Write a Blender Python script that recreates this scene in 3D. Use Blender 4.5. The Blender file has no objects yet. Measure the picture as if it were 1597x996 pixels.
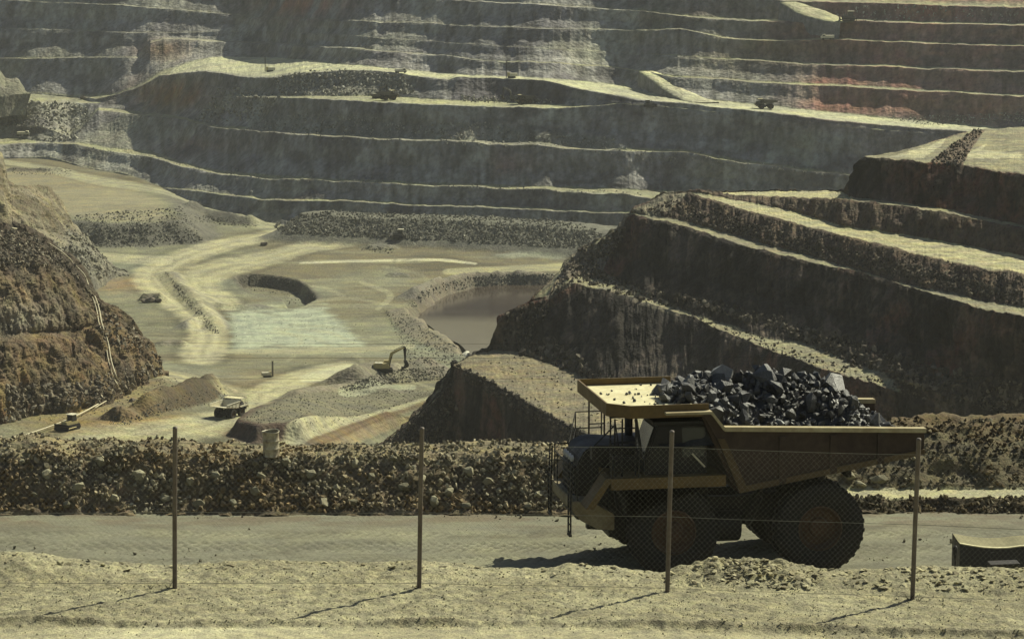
import bpy, bmesh, math, random
import numpy as np
from mathutils import Vector, Matrix, Euler

SC = bpy.context.scene
COL = SC.collection
RNG = np.random.default_rng(7)
random.seed(11)

# ------------------------------------------------------------------ camera model
F = 4700.0                      # focal length in photo pixels (1597 px wide)
CX, CY = 798.5, 498.0
PITCH = math.atan(698.0 / F)    # looking down on the pit
CAMZ = 22.0                     # eye height above the haul road (z = 0)
cP, sP = math.cos(PITCH), math.sin(PITCH)


def ray(px, py):
    u = (np.asarray(px, float) - CX) / F
    v = -(np.asarray(py, float) - CY) / F
    return u, cP + v * sP, -sP + v * cP


def at_z(px, py, z):            # world point on the level z (relative to the eye) along a sight line
    dx, dy, dz = ray(px, py)
    t = z / dz
    return np.stack([dx * t, dy * t, np.broadcast_to(np.asarray(z, float), np.shape(t)) + CAMZ], -1)


def at_d(px, py, d):            # world point at ground distance d
    dx, dy, dz = ray(px, py)
    t = d / dy
    return np.stack([dx * t, dy * t, dz * t + CAMZ], -1)


def slope_z(py, d):             # z below the eye of row py at distance d
    _, dy, dz = ray(0, py)
    return dz / dy * d


def slope_d(py, z):
    _, dy, dz = ray(0, py)
    return z * dy / dz


# ------------------------------------------------------------------ noise
def _hash(i, j, k, seed):
    h = (i.astype(np.uint32) * np.uint32(374761393) + j.astype(np.uint32) * np.uint32(668265263)
         + k.astype(np.uint32) * np.uint32(2147483647 - 58) + np.uint32(seed * 974711 & 0xffffffff))
    h = (h ^ (h >> np.uint32(13))) * np.uint32(1274126177)
    h = (h ^ (h >> np.uint32(16))) * np.uint32(2246822519)
    h ^= h >> np.uint32(15)
    return h.astype(np.float64) / 4294967295.0


def vnoise(p, seed=0):
    f0 = np.floor(p)
    i = f0.astype(np.int64)
    f = p - f0
    f = f * f * f * (f * (f * 6 - 15) + 10)
    out = 0
    for dx in (0, 1):
        wx = f[..., 0] if dx else 1 - f[..., 0]
        for dy in (0, 1):
            wy = f[..., 1] if dy else 1 - f[..., 1]
            for dz in (0, 1):
                wz = f[..., 2] if dz else 1 - f[..., 2]
                out = out + wx * wy * wz * _hash(i[..., 0] + dx, i[..., 1] + dy, i[..., 2] + dz, seed)
    return out * 2 - 1


def fbm(p, octv=4, seed=0, gain=.5, lac=2.03):
    a, s, out = 1.0, 0.0, 0
    for o in range(octv):
        out = out + a * vnoise(p + 17.3 * o, seed + o)
        s += a
        a *= gain
        p = p * lac
    return out / s


def ridged(p, octv=4, seed=0):
    a, s, out = 1.0, 0.0, 0
    for o in range(octv):
        out = out + a * (1 - 2 * np.abs(vnoise(p + 9.1 * o, seed + o)))
        s += a
        a *= .55
        p = p * 2.07
    return out / s


def sstep(a, b, x):
    t = np.clip((x - a) / (b - a), 0, 1)
    return t * t * (3 - 2 * t)


def mixc(c0, c1, t):
    t = np.asarray(t)[..., None]
    return np.asarray(c0) * (1 - t) + np.asarray(c1) * t


# ------------------------------------------------------------------ object helpers
def tag(o, label=None, cat=None, group=None, kind=None):
    if label: o['label'] = label
    if cat: o['category'] = cat
    if group: o['group'] = group
    if kind: o['kind'] = kind
    return o


def link(name, me, mat=None, parent=None):
    o = bpy.data.objects.new(name, me)
    COL.objects.link(o)
    if mat is not None:
        me.materials.clear()
        me.materials.append(mat)
    if parent is not None:
        o.parent = parent
    return o


def empty(name, loc=(0, 0, 0), rz=0.0, parent=None):
    o = bpy.data.objects.new(name, None)
    o.empty_display_size = .3
    COL.objects.link(o)
    o.location = loc
    o.rotation_euler = (0, 0, rz)
    if parent is not None:
        o.parent = parent
    return o


def np_mesh(name, verts, quads=None, tris=None, smooth=True, albedo=None):
    me = bpy.data.meshes.new(name)
    verts = np.asarray(verts, np.float32).reshape(-1, 3)
    nq = 0 if quads is None else len(quads)
    nt = 0 if tris is None else len(tris)
    me.vertices.add(len(verts))
    me.vertices.foreach_set('co', verts.ravel())
    me.loops.add(nq * 4 + nt * 3)
    me.polygons.add(nq + nt)
    li, st = [], []
    if nq:
        li.append(np.asarray(quads, np.int32).ravel())
        st.append(np.arange(nq, dtype=np.int32) * 4)
    if nt:
        li.append(np.asarray(tris, np.int32).ravel())
        st.append(np.arange(nt, dtype=np.int32) * 3 + nq * 4)
    me.loops.foreach_set('vertex_index', np.concatenate(li))
    me.polygons.foreach_set('loop_start', np.concatenate(st))
    me.polygons.foreach_set('use_smooth', np.full(nq + nt, smooth, bool))
    if albedo is not None:
        a = me.color_attributes.new('albedo', 'FLOAT_COLOR', 'POINT')
        c = np.ones((len(verts), 4), np.float32)
        c[:, :3] = albedo.reshape(-1, 3)
        a.data.foreach_set('color', c.ravel())
    me.update(calc_edges=True)
    me.validate()
    return me


def grid_quads(r, c):
    i = np.arange(r * c).reshape(r, c)
    return np.stack([i[:-1, :-1], i[:-1, 1:], i[1:, 1:], i[1:, :-1]], -1).reshape(-1, 4)


def grid_normals(P):
    du = np.gradient(P, axis=1)
    dv = np.gradient(P, axis=0)
    n = np.cross(du, dv)
    n /= np.linalg.norm(n, axis=-1, keepdims=True) + 1e-9
    return n


# ------------------------------------------------------------------ materials
def nodes_of(name):
    m = bpy.data.materials.new(name)
    m.use_nodes = True
    nt = m.node_tree
    nt.nodes.clear()
    out = nt.nodes.new('ShaderNodeOutputMaterial')
    bs = nt.nodes.new('ShaderNodeBsdfPrincipled')
    nt.links.new(bs.outputs[0], out.inputs['Surface'])
    return m, nt, bs


def N(nt, t, **kw):
    n = nt.nodes.new(t)
    for k, v in kw.items():
        if k.startswith('i_'):
            key = k[2:]
            n.inputs[int(key) if key.isdigit() else key].default_value = v
        else:
            setattr(n, k, v)
    return n


def noise_node(nt, vec, scale, detail=5, rough=.6):
    n = N(nt, 'ShaderNodeTexNoise')
    n.inputs['Scale'].default_value = scale
    n.inputs['Detail'].default_value = detail
    n.inputs['Roughness'].default_value = rough
    nt.links.new(vec, n.inputs['Vector'])
    return n


def ramp(nt, fac, lo, hi, p0=.3, p1=.7):
    r = N(nt, 'ShaderNodeMapRange')
    r.inputs['From Min'].default_value = p0
    r.inputs['From Max'].default_value = p1
    r.inputs['To Min'].default_value = lo
    r.inputs['To Max'].default_value = hi
    nt.links.new(fac, r.inputs['Value'])
    return r.outputs[0]


def math_n(nt, op, a, b=None):
    n = N(nt, 'ShaderNodeMath', operation=op)
    for k, v in enumerate((a, b)):
        if v is None: continue
        if isinstance(v, (int, float)):
            n.inputs[k].default_value = v
        else:
            nt.links.new(v, n.inputs[k])
    return n.outputs[0]


def mul_col(nt, col, fac):
    n = N(nt, 'ShaderNodeVectorMath', operation='SCALE')
    nt.links.new(col, n.inputs[0])
    nt.links.new(fac, n.inputs['Scale'])
    return n.outputs[0]


def terrain_mat(name, grain, streak=None, strike=(1, 0), contrast=.35, bump=.6, streak_amt=.3, hue=.12, fine=1.0):
    """soil / rock: mesh albedo attribute varied by noise at several sizes, with bumps; grain = feature size in metres"""
    m, nt, bs = nodes_of(name)
    tc = N(nt, 'ShaderNodeTexCoord')
    vec = tc.outputs['Object']
    at = N(nt, 'ShaderNodeAttribute', attribute_name='albedo')
    n1 = noise_node(nt, vec, 1 / grain, 6, .68)
    n2 = noise_node(nt, vec, .16 / grain, 4, .55)
    f = math_n(nt, 'MULTIPLY', ramp(nt, n1.outputs[0], 1 - contrast, 1 + contrast), ramp(nt, n2.outputs[0], 1 - contrast * .6, 1 + contrast * .6))
    h = n1.outputs[0]
    if streak:
        m0 = N(nt, 'ShaderNodeMapping')
        m0.inputs['Rotation'].default_value = (0, 0, -math.atan2(strike[1], strike[0]))
        nt.links.new(vec, m0.inputs[0])
        mp = N(nt, 'ShaderNodeMapping')
        mp.inputs['Scale'].default_value = (1 / streak, .14 / streak, .14 / streak)
        nt.links.new(m0.outputs[0], mp.inputs[0])
        ns = noise_node(nt, mp.outputs[0], 1.0, 5, .65)
        f = math_n(nt, 'MULTIPLY', f, ramp(nt, ns.outputs[0], 1 - streak_amt, 1 + streak_amt))
        h = math_n(nt, 'ADD', h, math_n(nt, 'MULTIPLY', ns.outputs[0], 1.2))
    vo = N(nt, 'ShaderNodeTexVoronoi')
    vo.inputs['Scale'].default_value = 1.6 / grain
    nt.links.new(vec, vo.inputs['Vector'])
    h = math_n(nt, 'ADD', h, math_n(nt, 'MULTIPLY', vo.outputs['Distance'], .5 * fine))
    col = mul_col(nt, at.outputs['Color'], f)
    hs = N(nt, 'ShaderNodeHueSaturation')
    n3 = noise_node(nt, vec, .4 / grain, 3, .5)
    nt.links.new(ramp(nt, n3.outputs[0], .5 - hue * .18, .5 + hue * .18), hs.inputs['Hue'])
    nt.links.new(ramp(nt, n2.outputs[0], 1 - hue * 2, 1 + hue * 2), hs.inputs['Saturation'])
    nt.links.new(col, hs.inputs['Color'])
    nt.links.new(hs.outputs[0], bs.inputs['Base Color'])
    bp = N(nt, 'ShaderNodeBump')
    bp.inputs['Strength'].default_value = bump
    bp.inputs['Distance'].default_value = grain * .35
    nt.links.new(h, bp.inputs['Height'])
    nt.links.new(bp.outputs[0], bs.inputs['Normal'])
    bs.inputs['Roughness'].default_value = .95
    bs.inputs['Specular IOR Level'].default_value = .12
    return m


def plain_mat(name, col, rough=.6, metal=0.0, spec=.4, dirt=None, dirt_amt=.5, scale=3.0, bump=.1, rnd=0.0, var=.15):
    """painted / worn solid with dirt patches"""
    m, nt, bs = nodes_of(name)
    tc = N(nt, 'ShaderNodeTexCoord')
    vec = tc.outputs['Object']
    n1 = noise_node(nt, vec, scale, 6, .65)
    n2 = noise_node(nt, vec, scale * 6, 4, .6)
    rgb = N(nt, 'ShaderNodeRGB')
    rgb.outputs[0].default_value = (*col, 1)
    c = rgb.outputs[0]
    if dirt:
        mx = N(nt, 'ShaderNodeMix', data_type='RGBA')
        nt.links.new(ramp(nt, n1.outputs[0], 0, dirt_amt, .38, .68), mx.inputs['Factor'])
        nt.links.new(c, mx.inputs['A'])
        mx.inputs['B'].default_value = (*dirt, 1)
        c = mx.outputs['Result']
    f = ramp(nt, n2.outputs[0], 1 - var, 1 + var)
    if rnd:
        oi = N(nt, 'ShaderNodeObjectInfo')
        f = math_n(nt, 'MULTIPLY', f, ramp(nt, oi.outputs['Random'], 1 - rnd, 1 + rnd, 0, 1))
    c = mul_col(nt, c, f)
    nt.links.new(c, bs.inputs['Base Color'])
    bs.inputs['Metallic'].default_value = metal
    bs.inputs['Specular IOR Level'].default_value = spec
    nt.links.new(ramp(nt, n1.outputs[0], max(.05, rough - .15), min(1, rough + .15)), bs.inputs['Roughness'])
    bp = N(nt, 'ShaderNodeBump')
    bp.inputs['Strength'].default_value = bump
    bp.inputs['Distance'].default_value = .05
    nt.links.new(n2.outputs[0], bp.inputs['Height'])
    nt.links.new(bp.outputs[0], bs.inputs['Normal'])
    return m


# ------------------------------------------------------------------ rocks
def make_rock(sub, seed, planes=11, flat=1.0):
    r = np.random.default_rng(seed)
    bm = bmesh.new()
    bmesh.ops.create_icosphere(bm, subdivisions=sub + 1, radius=1.0)
    v = np.array([x.co[:] for x in bm.verts])
    fa = np.array([[x.index for x in f.verts] for f in bm.faces])
    bm.free()
    v /= np.linalg.norm(v, axis=1, keepdims=True)
    n = r.normal(size=(planes, 3))
    n /= np.linalg.norm(n, axis=1, keepdims=True)
    h = r.uniform(.5, .82, planes)
    d = v @ n.T
    s = np.where(d > .05, h / np.maximum(d, .05), 9).min(1)
    s = np.minimum(s, 1.0)
    v = v * s[:, None] * r.uniform(.94, 1.06, (len(v), 1))
    v *= np.array([1, r.uniform(.65, .95), r.uniform(.5, .8) * flat])
    return v.astype(np.float32), fa


def hull_rock(seed, npts, flat=1.0, rough=.22):
    """a broken stone: the convex hull of a few random points, so its faces are flat and its edges sharp"""
    r = np.random.default_rng(seed)
    p = r.normal(size=(npts, 3))
    p /= np.linalg.norm(p, axis=1, keepdims=True)
    p *= r.uniform(1 - rough, 1.0, (npts, 1))
    p *= np.array([1, r.uniform(.62, .95), r.uniform(.48, .82) * flat])
    bm = bmesh.new()
    for q in p: bm.verts.new(q)
    res = bmesh.ops.convex_hull(bm, input=bm.verts[:])
    bmesh.ops.delete(bm, geom=[v for v in bm.verts if not v.link_faces], context='VERTS')
    bmesh.ops.triangulate(bm, faces=bm.faces[:])
    bm.verts.index_update()
    v = np.array([x.co[:] for x in bm.verts]); f = np.array([[x.index for x in q.verts] for q in bm.faces])
    bm.free()
    return v.astype(np.float32), f


ROCKS = {0: [hull_rock(900 + i, 9) for i in range(12)], 1: [hull_rock(800 + i, 15) for i in range(14)], 2: [hull_rock(600 + i, 22) for i in range(12)]}
SLABS = [hull_rock(700 + i, 13, .38) for i in range(10)]


def rand_rot(n, rng, flat=False):
    if flat:
        a = rng.uniform(0, 6.283, n); b = rng.normal(0, .3, n); c = rng.normal(0, .3, n)
    else:
        a, b, c = rng.uniform(0, 6.283, (3, n))
    ca, sa, cb, sb, cc, s_ = np.cos(a), np.sin(a), np.cos(b), np.sin(b), np.cos(c), np.sin(c)
    R = np.empty((n, 3, 3))
    R[:, 0, 0] = ca * cb; R[:, 0, 1] = ca * sb * s_ - sa * cc; R[:, 0, 2] = ca * sb * cc + sa * s_
    R[:, 1, 0] = sa * cb; R[:, 1, 1] = sa * sb * s_ + ca * cc; R[:, 1, 2] = sa * sb * cc - ca * s_
    R[:, 2, 0] = -sb; R[:, 2, 1] = cb * s_; R[:, 2, 2] = cb * cc
    return R


def scatter(name, pos, size, mat, col, sub=1, seed=0, sink=.25, protos=None, flat=False, colvar=.35, kind='stuff', label=None, cat=None, smooth=False):
    """many loose stones of a rubble surface as ONE uncountable mass"""
    rng = np.random.default_rng(seed)
    pr = protos or ROCKS[sub]
    pos = np.asarray(pos, float); size = np.asarray(size, float)
    which = rng.integers(0, len(pr), len(pos))
    col = np.broadcast_to(np.asarray(col, float), (len(pos), 3))
    V, T, C, base = [], [], [], 0
    for k, (pv, pf) in enumerate(pr):
        ix = np.nonzero(which == k)[0]
        if len(ix) == 0: continue
        R = rand_rot(len(ix), rng, flat)
        s = size[ix][:, None, None]
        v = np.einsum('nij,vj->nvi', R, pv) * s
        v = v + pos[ix][:, None, :]
        v[..., 2] += (1 - 2 * sink) * size[ix][:, None] * .5
        f = pf[None] + (np.arange(len(ix)) * len(pv))[:, None, None] + base
        c = col[ix] * rng.uniform(1 - colvar, 1 + colvar, (len(ix), 1))
        V.append(v.reshape(-1, 3)); T.append(f.reshape(-1, 3)); C.append(np.repeat(c, len(pv), 0))
        base += len(ix) * len(pv)
    me = np_mesh(name, np.concatenate(V), None, np.concatenate(T), smooth, np.concatenate(C))
    o = link(name, me, mat)
    tag(o, label, cat, None, kind)
    return o


# ------------------------------------------------------------------ lofted terrain
def curve(pts, cols):
    pts = sorted(pts, key=lambda p: p[0])
    return np.interp(cols, [p[0] for p in pts], [p[1] for p in pts])


def wob(cols, amp, seed, wl=60.):
    p = np.stack([cols / wl, cols * 0 + seed * 7.7, cols * 0], -1)
    return amp * fbm(p, 4, seed)


K_RUN = 1.0


class Loft:
    """a stack of terrace lines seen from the look-out, each with its own distance, joined into one surface"""

    def __init__(s, x0, x1, step):
        s.cols = np.arange(x0, x1 + step, step)
        s.lines = []       # (y, D, z)
        s.strips = []      # (rows, flatness, profile)

    smooth = 0

    def _add(s, y, D, z, rows, flat, talus):
        if s.smooth and y is not None:
            n = s.smooth
            D = np.convolve(np.pad(D, n, mode='edge'), np.hanning(2 * n + 3)[1:-1] / np.hanning(2 * n + 3).sum(), mode='valid')
            if s.lines: D = np.maximum(D, s.lines[-1][1] + .02)
            z = slope_z(y, D)
        s.lines.append((y, D, z))
        s.strips.append((rows, flat, talus))

    def pts(s, P, rows=1, flat=0., talus=0., w=0, seed=1, dmin=None):
        """control points (px, py, v): v < 0 level below the eye, v > 0 distance"""
        P = sorted(P)
        y = np.interp(s.cols, [p[0] for p in P], [p[1] for p in P]) + (wob(s.cols, w, seed) + wob(s.cols, w * .55, seed + 9, 13.) if w else 0)
        zz = [p[2] if p[2] < 0 else float(slope_z(p[1], p[2])) for p in P]
        z = np.interp(s.cols, [p[0] for p in P], zz)
        D = slope_d(y, z)
        if dmin is not None and s.lines:
            D = np.maximum(D, s.lines[-1][1] + dmin)
            z = slope_z(y, D)
        s._add(y, D, z, rows, flat, talus)

    def face(s, P, run, rows, talus=.0, w=0, seed=1, k=None):
        y = curve(P, s.cols) + (wob(s.cols, w, seed) if w else 0)
        y0, D0, z0 = s.lines[-1]
        y = np.minimum(y, y0)
        k = K_RUN if k is None else k
        mm = slope_z(y, 1.0)
        D = np.maximum((D0 - k * z0) / (1 - k * mm), D0 + .3)
        s._add(y, D, slope_z(y, D), rows, 0., talus)

    def flat(s, P, rows, w=0, seed=1, thick=None):
        y0, D0, z0 = s.lines[-1]
        y = (y0 - curve(P, s.cols)) if thick else curve(P, s.cols)
        y = np.minimum(y + (wob(s.cols, w, seed) if w else 0), y0 - .05)
        s._add(y, slope_d(y, z0), z0, rows, 1., 0)

    def drop(s, dD, dz, rows=3):
        y0, D0, z0 = s.lines[-1]
        D = D0 + dD
        s._add(None, D, z0 + dz, rows, 0., 0)

    def skirt(s, dD, dz):
        y0, D0, z0 = s.lines[0]
        s.lines.insert(0, (None, D0 - dD, z0 - dz))
        s.strips.insert(1, (2, 0., 0.))

    def build(s):
        W = []
        for (y, D, z) in s.lines:
            yy = y if y is not None else None
            if yy is None:
                # fixed x of neighbouring line direction
                u = (s.cols - CX) / F
                dy = np.full_like(u, cP)
                W.append(np.stack([u / dy * D, D, z + CAMZ], -1))
            else:
                W.append(at_d(s.cols, yy, D))
        rowsP, flat, lid = [W[0][None]], [np.array([0.])], [np.array([0])]
        for k in range(1, len(W)):
            n, fl, ta = s.strips[k]
            t = np.linspace(0, 1, n + 1)[1:]
            if ta > 0:
                g = np.where(t < .4, t / .4 * ta, ta + (t - .4) / .6 * (1 - ta))
            else:
                g = t
            A, B = W[k - 1], W[k]
            P = np.empty((n, len(s.cols), 3))
            P[..., :2] = A[None, :, :2] * (1 - g)[:, None, None] + B[None, :, :2] * g[:, None, None]
            P[..., 2] = A[None, :, 2] * (1 - t)[:, None] + B[None, :, 2] * t[:, None]
            rowsP.append(P); flat.append(np.full(n, fl)); lid.append(np.full(n, k))
        s.P = np.concatenate(rowsP)
        s.flatrow = np.concatenate(flat)
        s.line_id = np.concatenate(lid)
        # sight-line rows of the vertices, for placing things on the surface
        rel = s.P - np.array([0, 0, CAMZ])
        fwd = rel[..., 1] * cP - rel[..., 2] * sP
        up = rel[..., 1] * sP + rel[..., 2] * cP
        s.px = CX + rel[..., 0] / fwd * F
        s.py = CY - up / fwd * F
        return s

    def at(s, px, py):
        """points on the (final) surface under the given sight lines"""
        px = np.atleast_1d(px); py = np.atleast_1d(py)
        j = np.clip(np.round((px - s.cols[0]) / (s.cols[1] - s.cols[0])).astype(int), 0, len(s.cols) - 1)
        out = np.empty((len(px), 3))
        for n in range(len(px)):
            c = s.py[:, j[n]]
            i = np.argmin(np.abs(c - py[n]))
            out[n] = s.P[i, j[n]]
            out[n, 0] += (px[n] - s.cols[j[n]]) / F * out[n, 1]
        return out


def in_poly(px, py, poly):
    poly = np.asarray(poly, float)
    inside = np.zeros(np.shape(px), bool)
    a = poly; b = np.roll(poly, -1, 0)
    for (x0, y0), (x1, y1) in zip(a, b):
        if y0 == y1: continue
        c = ((y0 > py) != (y1 > py)) & (px < (x1 - x0) * (py - y0) / (y1 - y0) + x0)
        inside ^= c
    return inside


def seg_dist(px, py, line, closed=False, param=False):
    line = [tuple(map(float, p[:2])) for p in line]
    if closed: line = line + [line[0]]
    best = np.full(np.shape(px), 1e9)
    tt = np.zeros(np.shape(px))
    L = 0
    for (x0, y0), (x1, y1) in zip(line[:-1], line[1:]):
        dx, dy = x1 - x0, y1 - y0
        l2 = dx * dx + dy * dy + 1e-9
        t = np.clip(((px - x0) * dx + (py - y0) * dy) / l2, 0, 1)
        d = np.hypot(px - x0 - t * dx, py - y0 - t * dy)
        m = d < best
        best = np.where(m, d, best)
        tt = np.where(m, L + t * math.sqrt(l2), tt)
        L += math.sqrt(l2)
    return (best, tt / L) if param else best


def poly_sdf(px, py, poly):
    d = seg_dist(px, py, poly, True)
    return np.where(in_poly(px, py, poly), -d, d)


def smooth_line(pts, n=12):
    """Catmull-Rom through the points"""
    P = np.asarray(pts, float)
    P = np.vstack([2 * P[0] - P[1], P, 2 * P[-1] - P[-2]])
    out = []
    for i in range(1, len(P) - 2):
        t = np.linspace(0, 1, n, endpoint=False)[:, None]
        a, b, c, d = P[i - 1], P[i], P[i + 1], P[i + 2]
        out.append(.5 * ((2 * b) + (c - a) * t + (2 * a - 5 * b + 4 * c - d) * t ** 2 + (3 * b - a - 3 * c + d) * t ** 3))
    out.append(P[-2][None])
    return np.concatenate(out)


def rand_in(poly, n, rng):
    poly = np.asarray(poly, float)
    lo, hi = poly.min(0), poly.max(0)
    out = np.empty((0, 2))
    while len(out) < n:
        p = rng.uniform(lo, hi, (n * 2, 2))
        out = np.vstack([out, p[in_poly(p[:, 0], p[:, 1], poly)]])
    return out[:n]
# ------------------------------------------------------------------ colours of the place (base colours)
DUST = np.array([.345, .34, .205])
DUST2 = np.array([.30, .285, .18])
GREY = np.array([.20, .195, .178])
GREY_D = np.array([.128, .121, .124])
GREEN = np.array([.30, .325, .235])
RED = np.array([.19, .108, .082])
RUST = np.array([.20, .115, .058])
TAN = np.array([.26, .20, .105])
OCHRE = np.array([.27, .175, .065])
DARK = np.array([.020, .017, .015])

S_FAR, S_NEAR, S_HILL = (.69, -.72), (.35, -.93), (.35, .93)
M_FAR = terrain_mat('far_rock', 3.2, streak=5.0, strike=S_FAR, contrast=.44, bump=.9, streak_amt=.16)
M_NEARB = terrain_mat('bench_rock', 1.1, streak=2.6, strike=S_NEAR, contrast=.5, bump=1.0, streak_amt=.25)
M_HILL = terrain_mat('hill_rock', 1.3, streak=3.0, strike=S_HILL, contrast=.42, bump=1.0, streak_amt=.30)
M_FLOOR = terrain_mat('pit_soil', 1.3, contrast=.36, bump=.9, hue=.1)
M_STONE = terrain_mat('loose_stone', .5, contrast=.22, bump=.3, hue=.06, fine=.3)
M_BIGSTONE = terrain_mat('far_stone', 1.5, contrast=.25, bump=.3, hue=.06, fine=.3)


def displace(L, amp, wl, flat_amp, seed, vert=.22, rid=.6, flat_wl=None, swell=.7, keep=False, wfun=None, strike=(1, 0), along=None):
    P = L.P
    n = grid_normals(P)
    fw = 1 - L.flatrow
    k = np.pad(fw, 2, mode='edge')
    fw = np.maximum((k[:-4] + k[1:-3] + k[2:-2] + k[3:-1] + k[4:]) / 5, .15)
    if along:               # distance along the terrace, so that the flutes run straight down the face
        al, ac = L.pxb * along, P[..., 2] * 0
    else:
        al = P[..., 0] * strike[0] + P[..., 1] * strike[1]
        ac = -P[..., 0] * strike[1] + P[..., 1] * strike[0]
    Q = np.stack([al, ac * vert, P[..., 2] * vert], -1)
    d = rid * ridged(Q / wl, 5, seed) + (1 - rid) * fbm(P / wl * 1.7, 4, seed + 30)
    big = fbm(Q / (wl * 5), 3, seed + 60)
    off = amp * (d + big * swell)[..., None] * fw[:, None, None] * n
    if wfun is not None: off = off * wfun(L.pxb, L.pyb)[..., None]
    L.P = P + off
    if keep: return
    fz = flat_amp * fbm(P / (flat_wl or wl * .5), 4, seed + 90)
    L.P[..., 2] += fz * (1 - fw)[:, None]
    L.N = grid_normals(L.P)
    rel = L.P - np.array([0, 0, CAMZ])
    fwd = rel[..., 1] * cP - rel[..., 2] * sP
    up = rel[..., 1] * sP + rel[..., 2] * cP
    L.px = CX + rel[..., 0] / fwd * F
    L.py = CY - up / fwd * F


def finish(L, name, mat, alb, label=None, smooth=False):
    r, c = L.P.shape[:2]
    me = np_mesh(name, L.P, grid_quads(r, c), None, smooth, alb)
    o = link(name, me, mat)
    tag(o, label, None, None, 'structure')
    return o


# ================================================================== far pit wall: terraces rising away from the floor
W = Loft(-130, 1740, 2.2)
W.smooth = 20
KW = np.interp(W.cols, [-130, 0, 120, 300, 430, 600, 1740], [1.3, 1.6, 2.7, 2.6, 1.7, .95, .85])
KW3 = np.interp(W.cols, [-130, 0, 100, 180, 300, 430, 600, 1740], [1.3, 1.6, 3.0, 4.6, 4.0, 1.9, .85, .7])
KW5 = np.interp(W.cols, [-130, 0, 200, 300, 450, 600, 1740], [1.0, 1.3, 2.4, 3.6, 3.6, 2.6, .75])
_kw2 = np.interp(W.cols, [-130, 0, 120, 300, 430, 600, 760, 840, 980, 1060, 1740], [1.0, 1.05, 1.2, 1.8, 2.3, 2.2, 1.8, 1.2, 1.0, .9, .75])
W.pts([(-130, 250, -165), (0, 247, -165), (78, 247, -165), (137, 263, -165), (198, 273, -165), (256, 295, -165), (297, 318, -165), (375, 335, -165),
       (430, 350, -165), (600, 362, -165), (800, 375, -165), (960, 385, -165), (1100, 395, -165), (1740, 420, -165)])
W.face([(-130, 249), (78, 246.5), (137, 262), (198, 272.5), (256, 294), (341, 304), (410, 311), (512, 314), (700, 322), (900, 330), (1000, 335), (1740, 380)], 9, 12, 0.60, 2.4, 2, k=KW)
W.flat([(-130, .1), (256, .4), (300, 2.2), (700, 2.5), (1740, 2.5)], 2, .6, 3, thick=1)
W.face([(-130, 228), (0, 226), (70, 224), (116, 226), (171, 236), (239, 246), (283, 261), (341, 272), (427, 279), (540, 284), (700, 291), (837, 296), (974, 304), (1035, 312), (1740, 340)], 11, 16, 0.60, 2.8, 4, k=KW3)
W.flat([(-130, 213), (0, 215), (70, 221), (116, 222), (171, 231), (239, 239), (270, 250), (310, 262), (341, 267), (427, 275), (540, 281), (700, 287), (837, 291), (900, 293), (974, 296), (1035, 299), (1740, 330)], 4, 1.6, 5)
W.face([(-130, 195), (0, 196), (60, 197), (110, 212), (130, 197), (154, 172), (232, 182), (283, 188), (341, 202), (540, 215), (632, 220), (769, 224), (837, 227), (905, 234), (1070, 239), (1162, 255), (1248, 267), (1330, 277), (1740, 320)], 14, 26, 0.60, 3.2, 6, k=KW3)
W.flat([(-130, 190), (0, 191), (110, 206), (130, 191), (154, 168), (232, 177), (283, 183), (341, 197), (540, 210.5), (700, 217), (837, 222.5), (905, 230), (1070, 236), (1162, 252), (1248, 264), (1330, 274), (1740, 317)], 4, 1.5, 7)
W.face([(-130, 160), (0, 160), (100, 160), (150, 162), (200, 152), (250, 146), (330, 150), (430, 152), (540, 157), (667, 164), (769, 168), (871, 170), (960, 163), (1000, 164), (1060, 169), (1162, 179), (1282, 195), (1401, 206), (1504, 214), (1740, 232)], 12, 24, 0.60, 2.7, 8, k=KW3)
W.flat([(-130, 142), (0, 142), (120, 153), (140, 159), (160, 160), (200, 151.5), (330, 149.5), (430, 149), (540, 150), (600, 150), (700, 157), (800, 160), (880, 165.5), (930, 165.5), (960, 162.6), (1060, 168.7), (1282, 194.6), (1504, 213.6), (1740, 231.6)], 5, 1.0, 9)
W.face([(-130, 141), (0, 141), (120, 152), (150, 155), (180, 149), (210, 140), (250, 119), (320, 112), (380, 121), (430, 121), (470, 114), (540, 110), (600, 112), (640, 118), (700, 126), (712, 121), (760, 122), (850, 126), (890, 136), (940, 146), (1000, 157), (1060, 161), (1162, 171), (1282, 187), (1401, 197), (1504, 205), (1740, 223)], 8, 22, 0.60, 1.6, 10, k=_kw2)
W.flat([(-130, 140.5), (120, 151), (180, 148), (210, 137), (250, 113), (300, 96), (330, 90), (430, 91), (540, 101), (620, 108), (720, 117), (850, 122), (920, 129), (975, 134), (1010, 147), (1060, 153.5), (1162, 162), (1282, 174.5), (1401, 186), (1521, 197.5), (1740, 217)], 7, .9, 11)
W.face([(-130, 98), (0, 93), (150, 90), (215, 91), (235, 68), (256, 61), (341, 66), (427, 69), (540, 76), (700, 89), (752, 96), (837, 98), (940, 104), (1012, 113), (1050, 121), (1128, 125), (1196, 131), (1300, 135), (1429, 142), (1597, 152), (1740, 160)], 9, 16, 0.60, 2.0, 12, k=KW5)
W.flat([(-130, .8), (140, 1.6), (225, 1), (250, 3.2), (427, 3.0), (700, 1.3), (1000, .9), (1128, 2.4), (1740, 2.6)], 3, .4, 13, thick=1)
W.face([(-130, 50), (0, 46), (82, 47), (218, 53), (256, 52), (341, 50), (427, 50), (540, 55), (700, 68), (837, 76), (1000, 85), (1100, 91), (1183, 94), (1251, 103), (1333, 103), (1435, 108), (1597, 113), (1740, 117)], 7, 14, 0.60, 1.9, 14, k=np.minimum(KW5, 2.2))
W.flat([(-130, .8), (218, .8), (300, .2), (1100, .3), (1190, 2.3), (1740, 3)], 2, .3, 15, thick=1)
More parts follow.
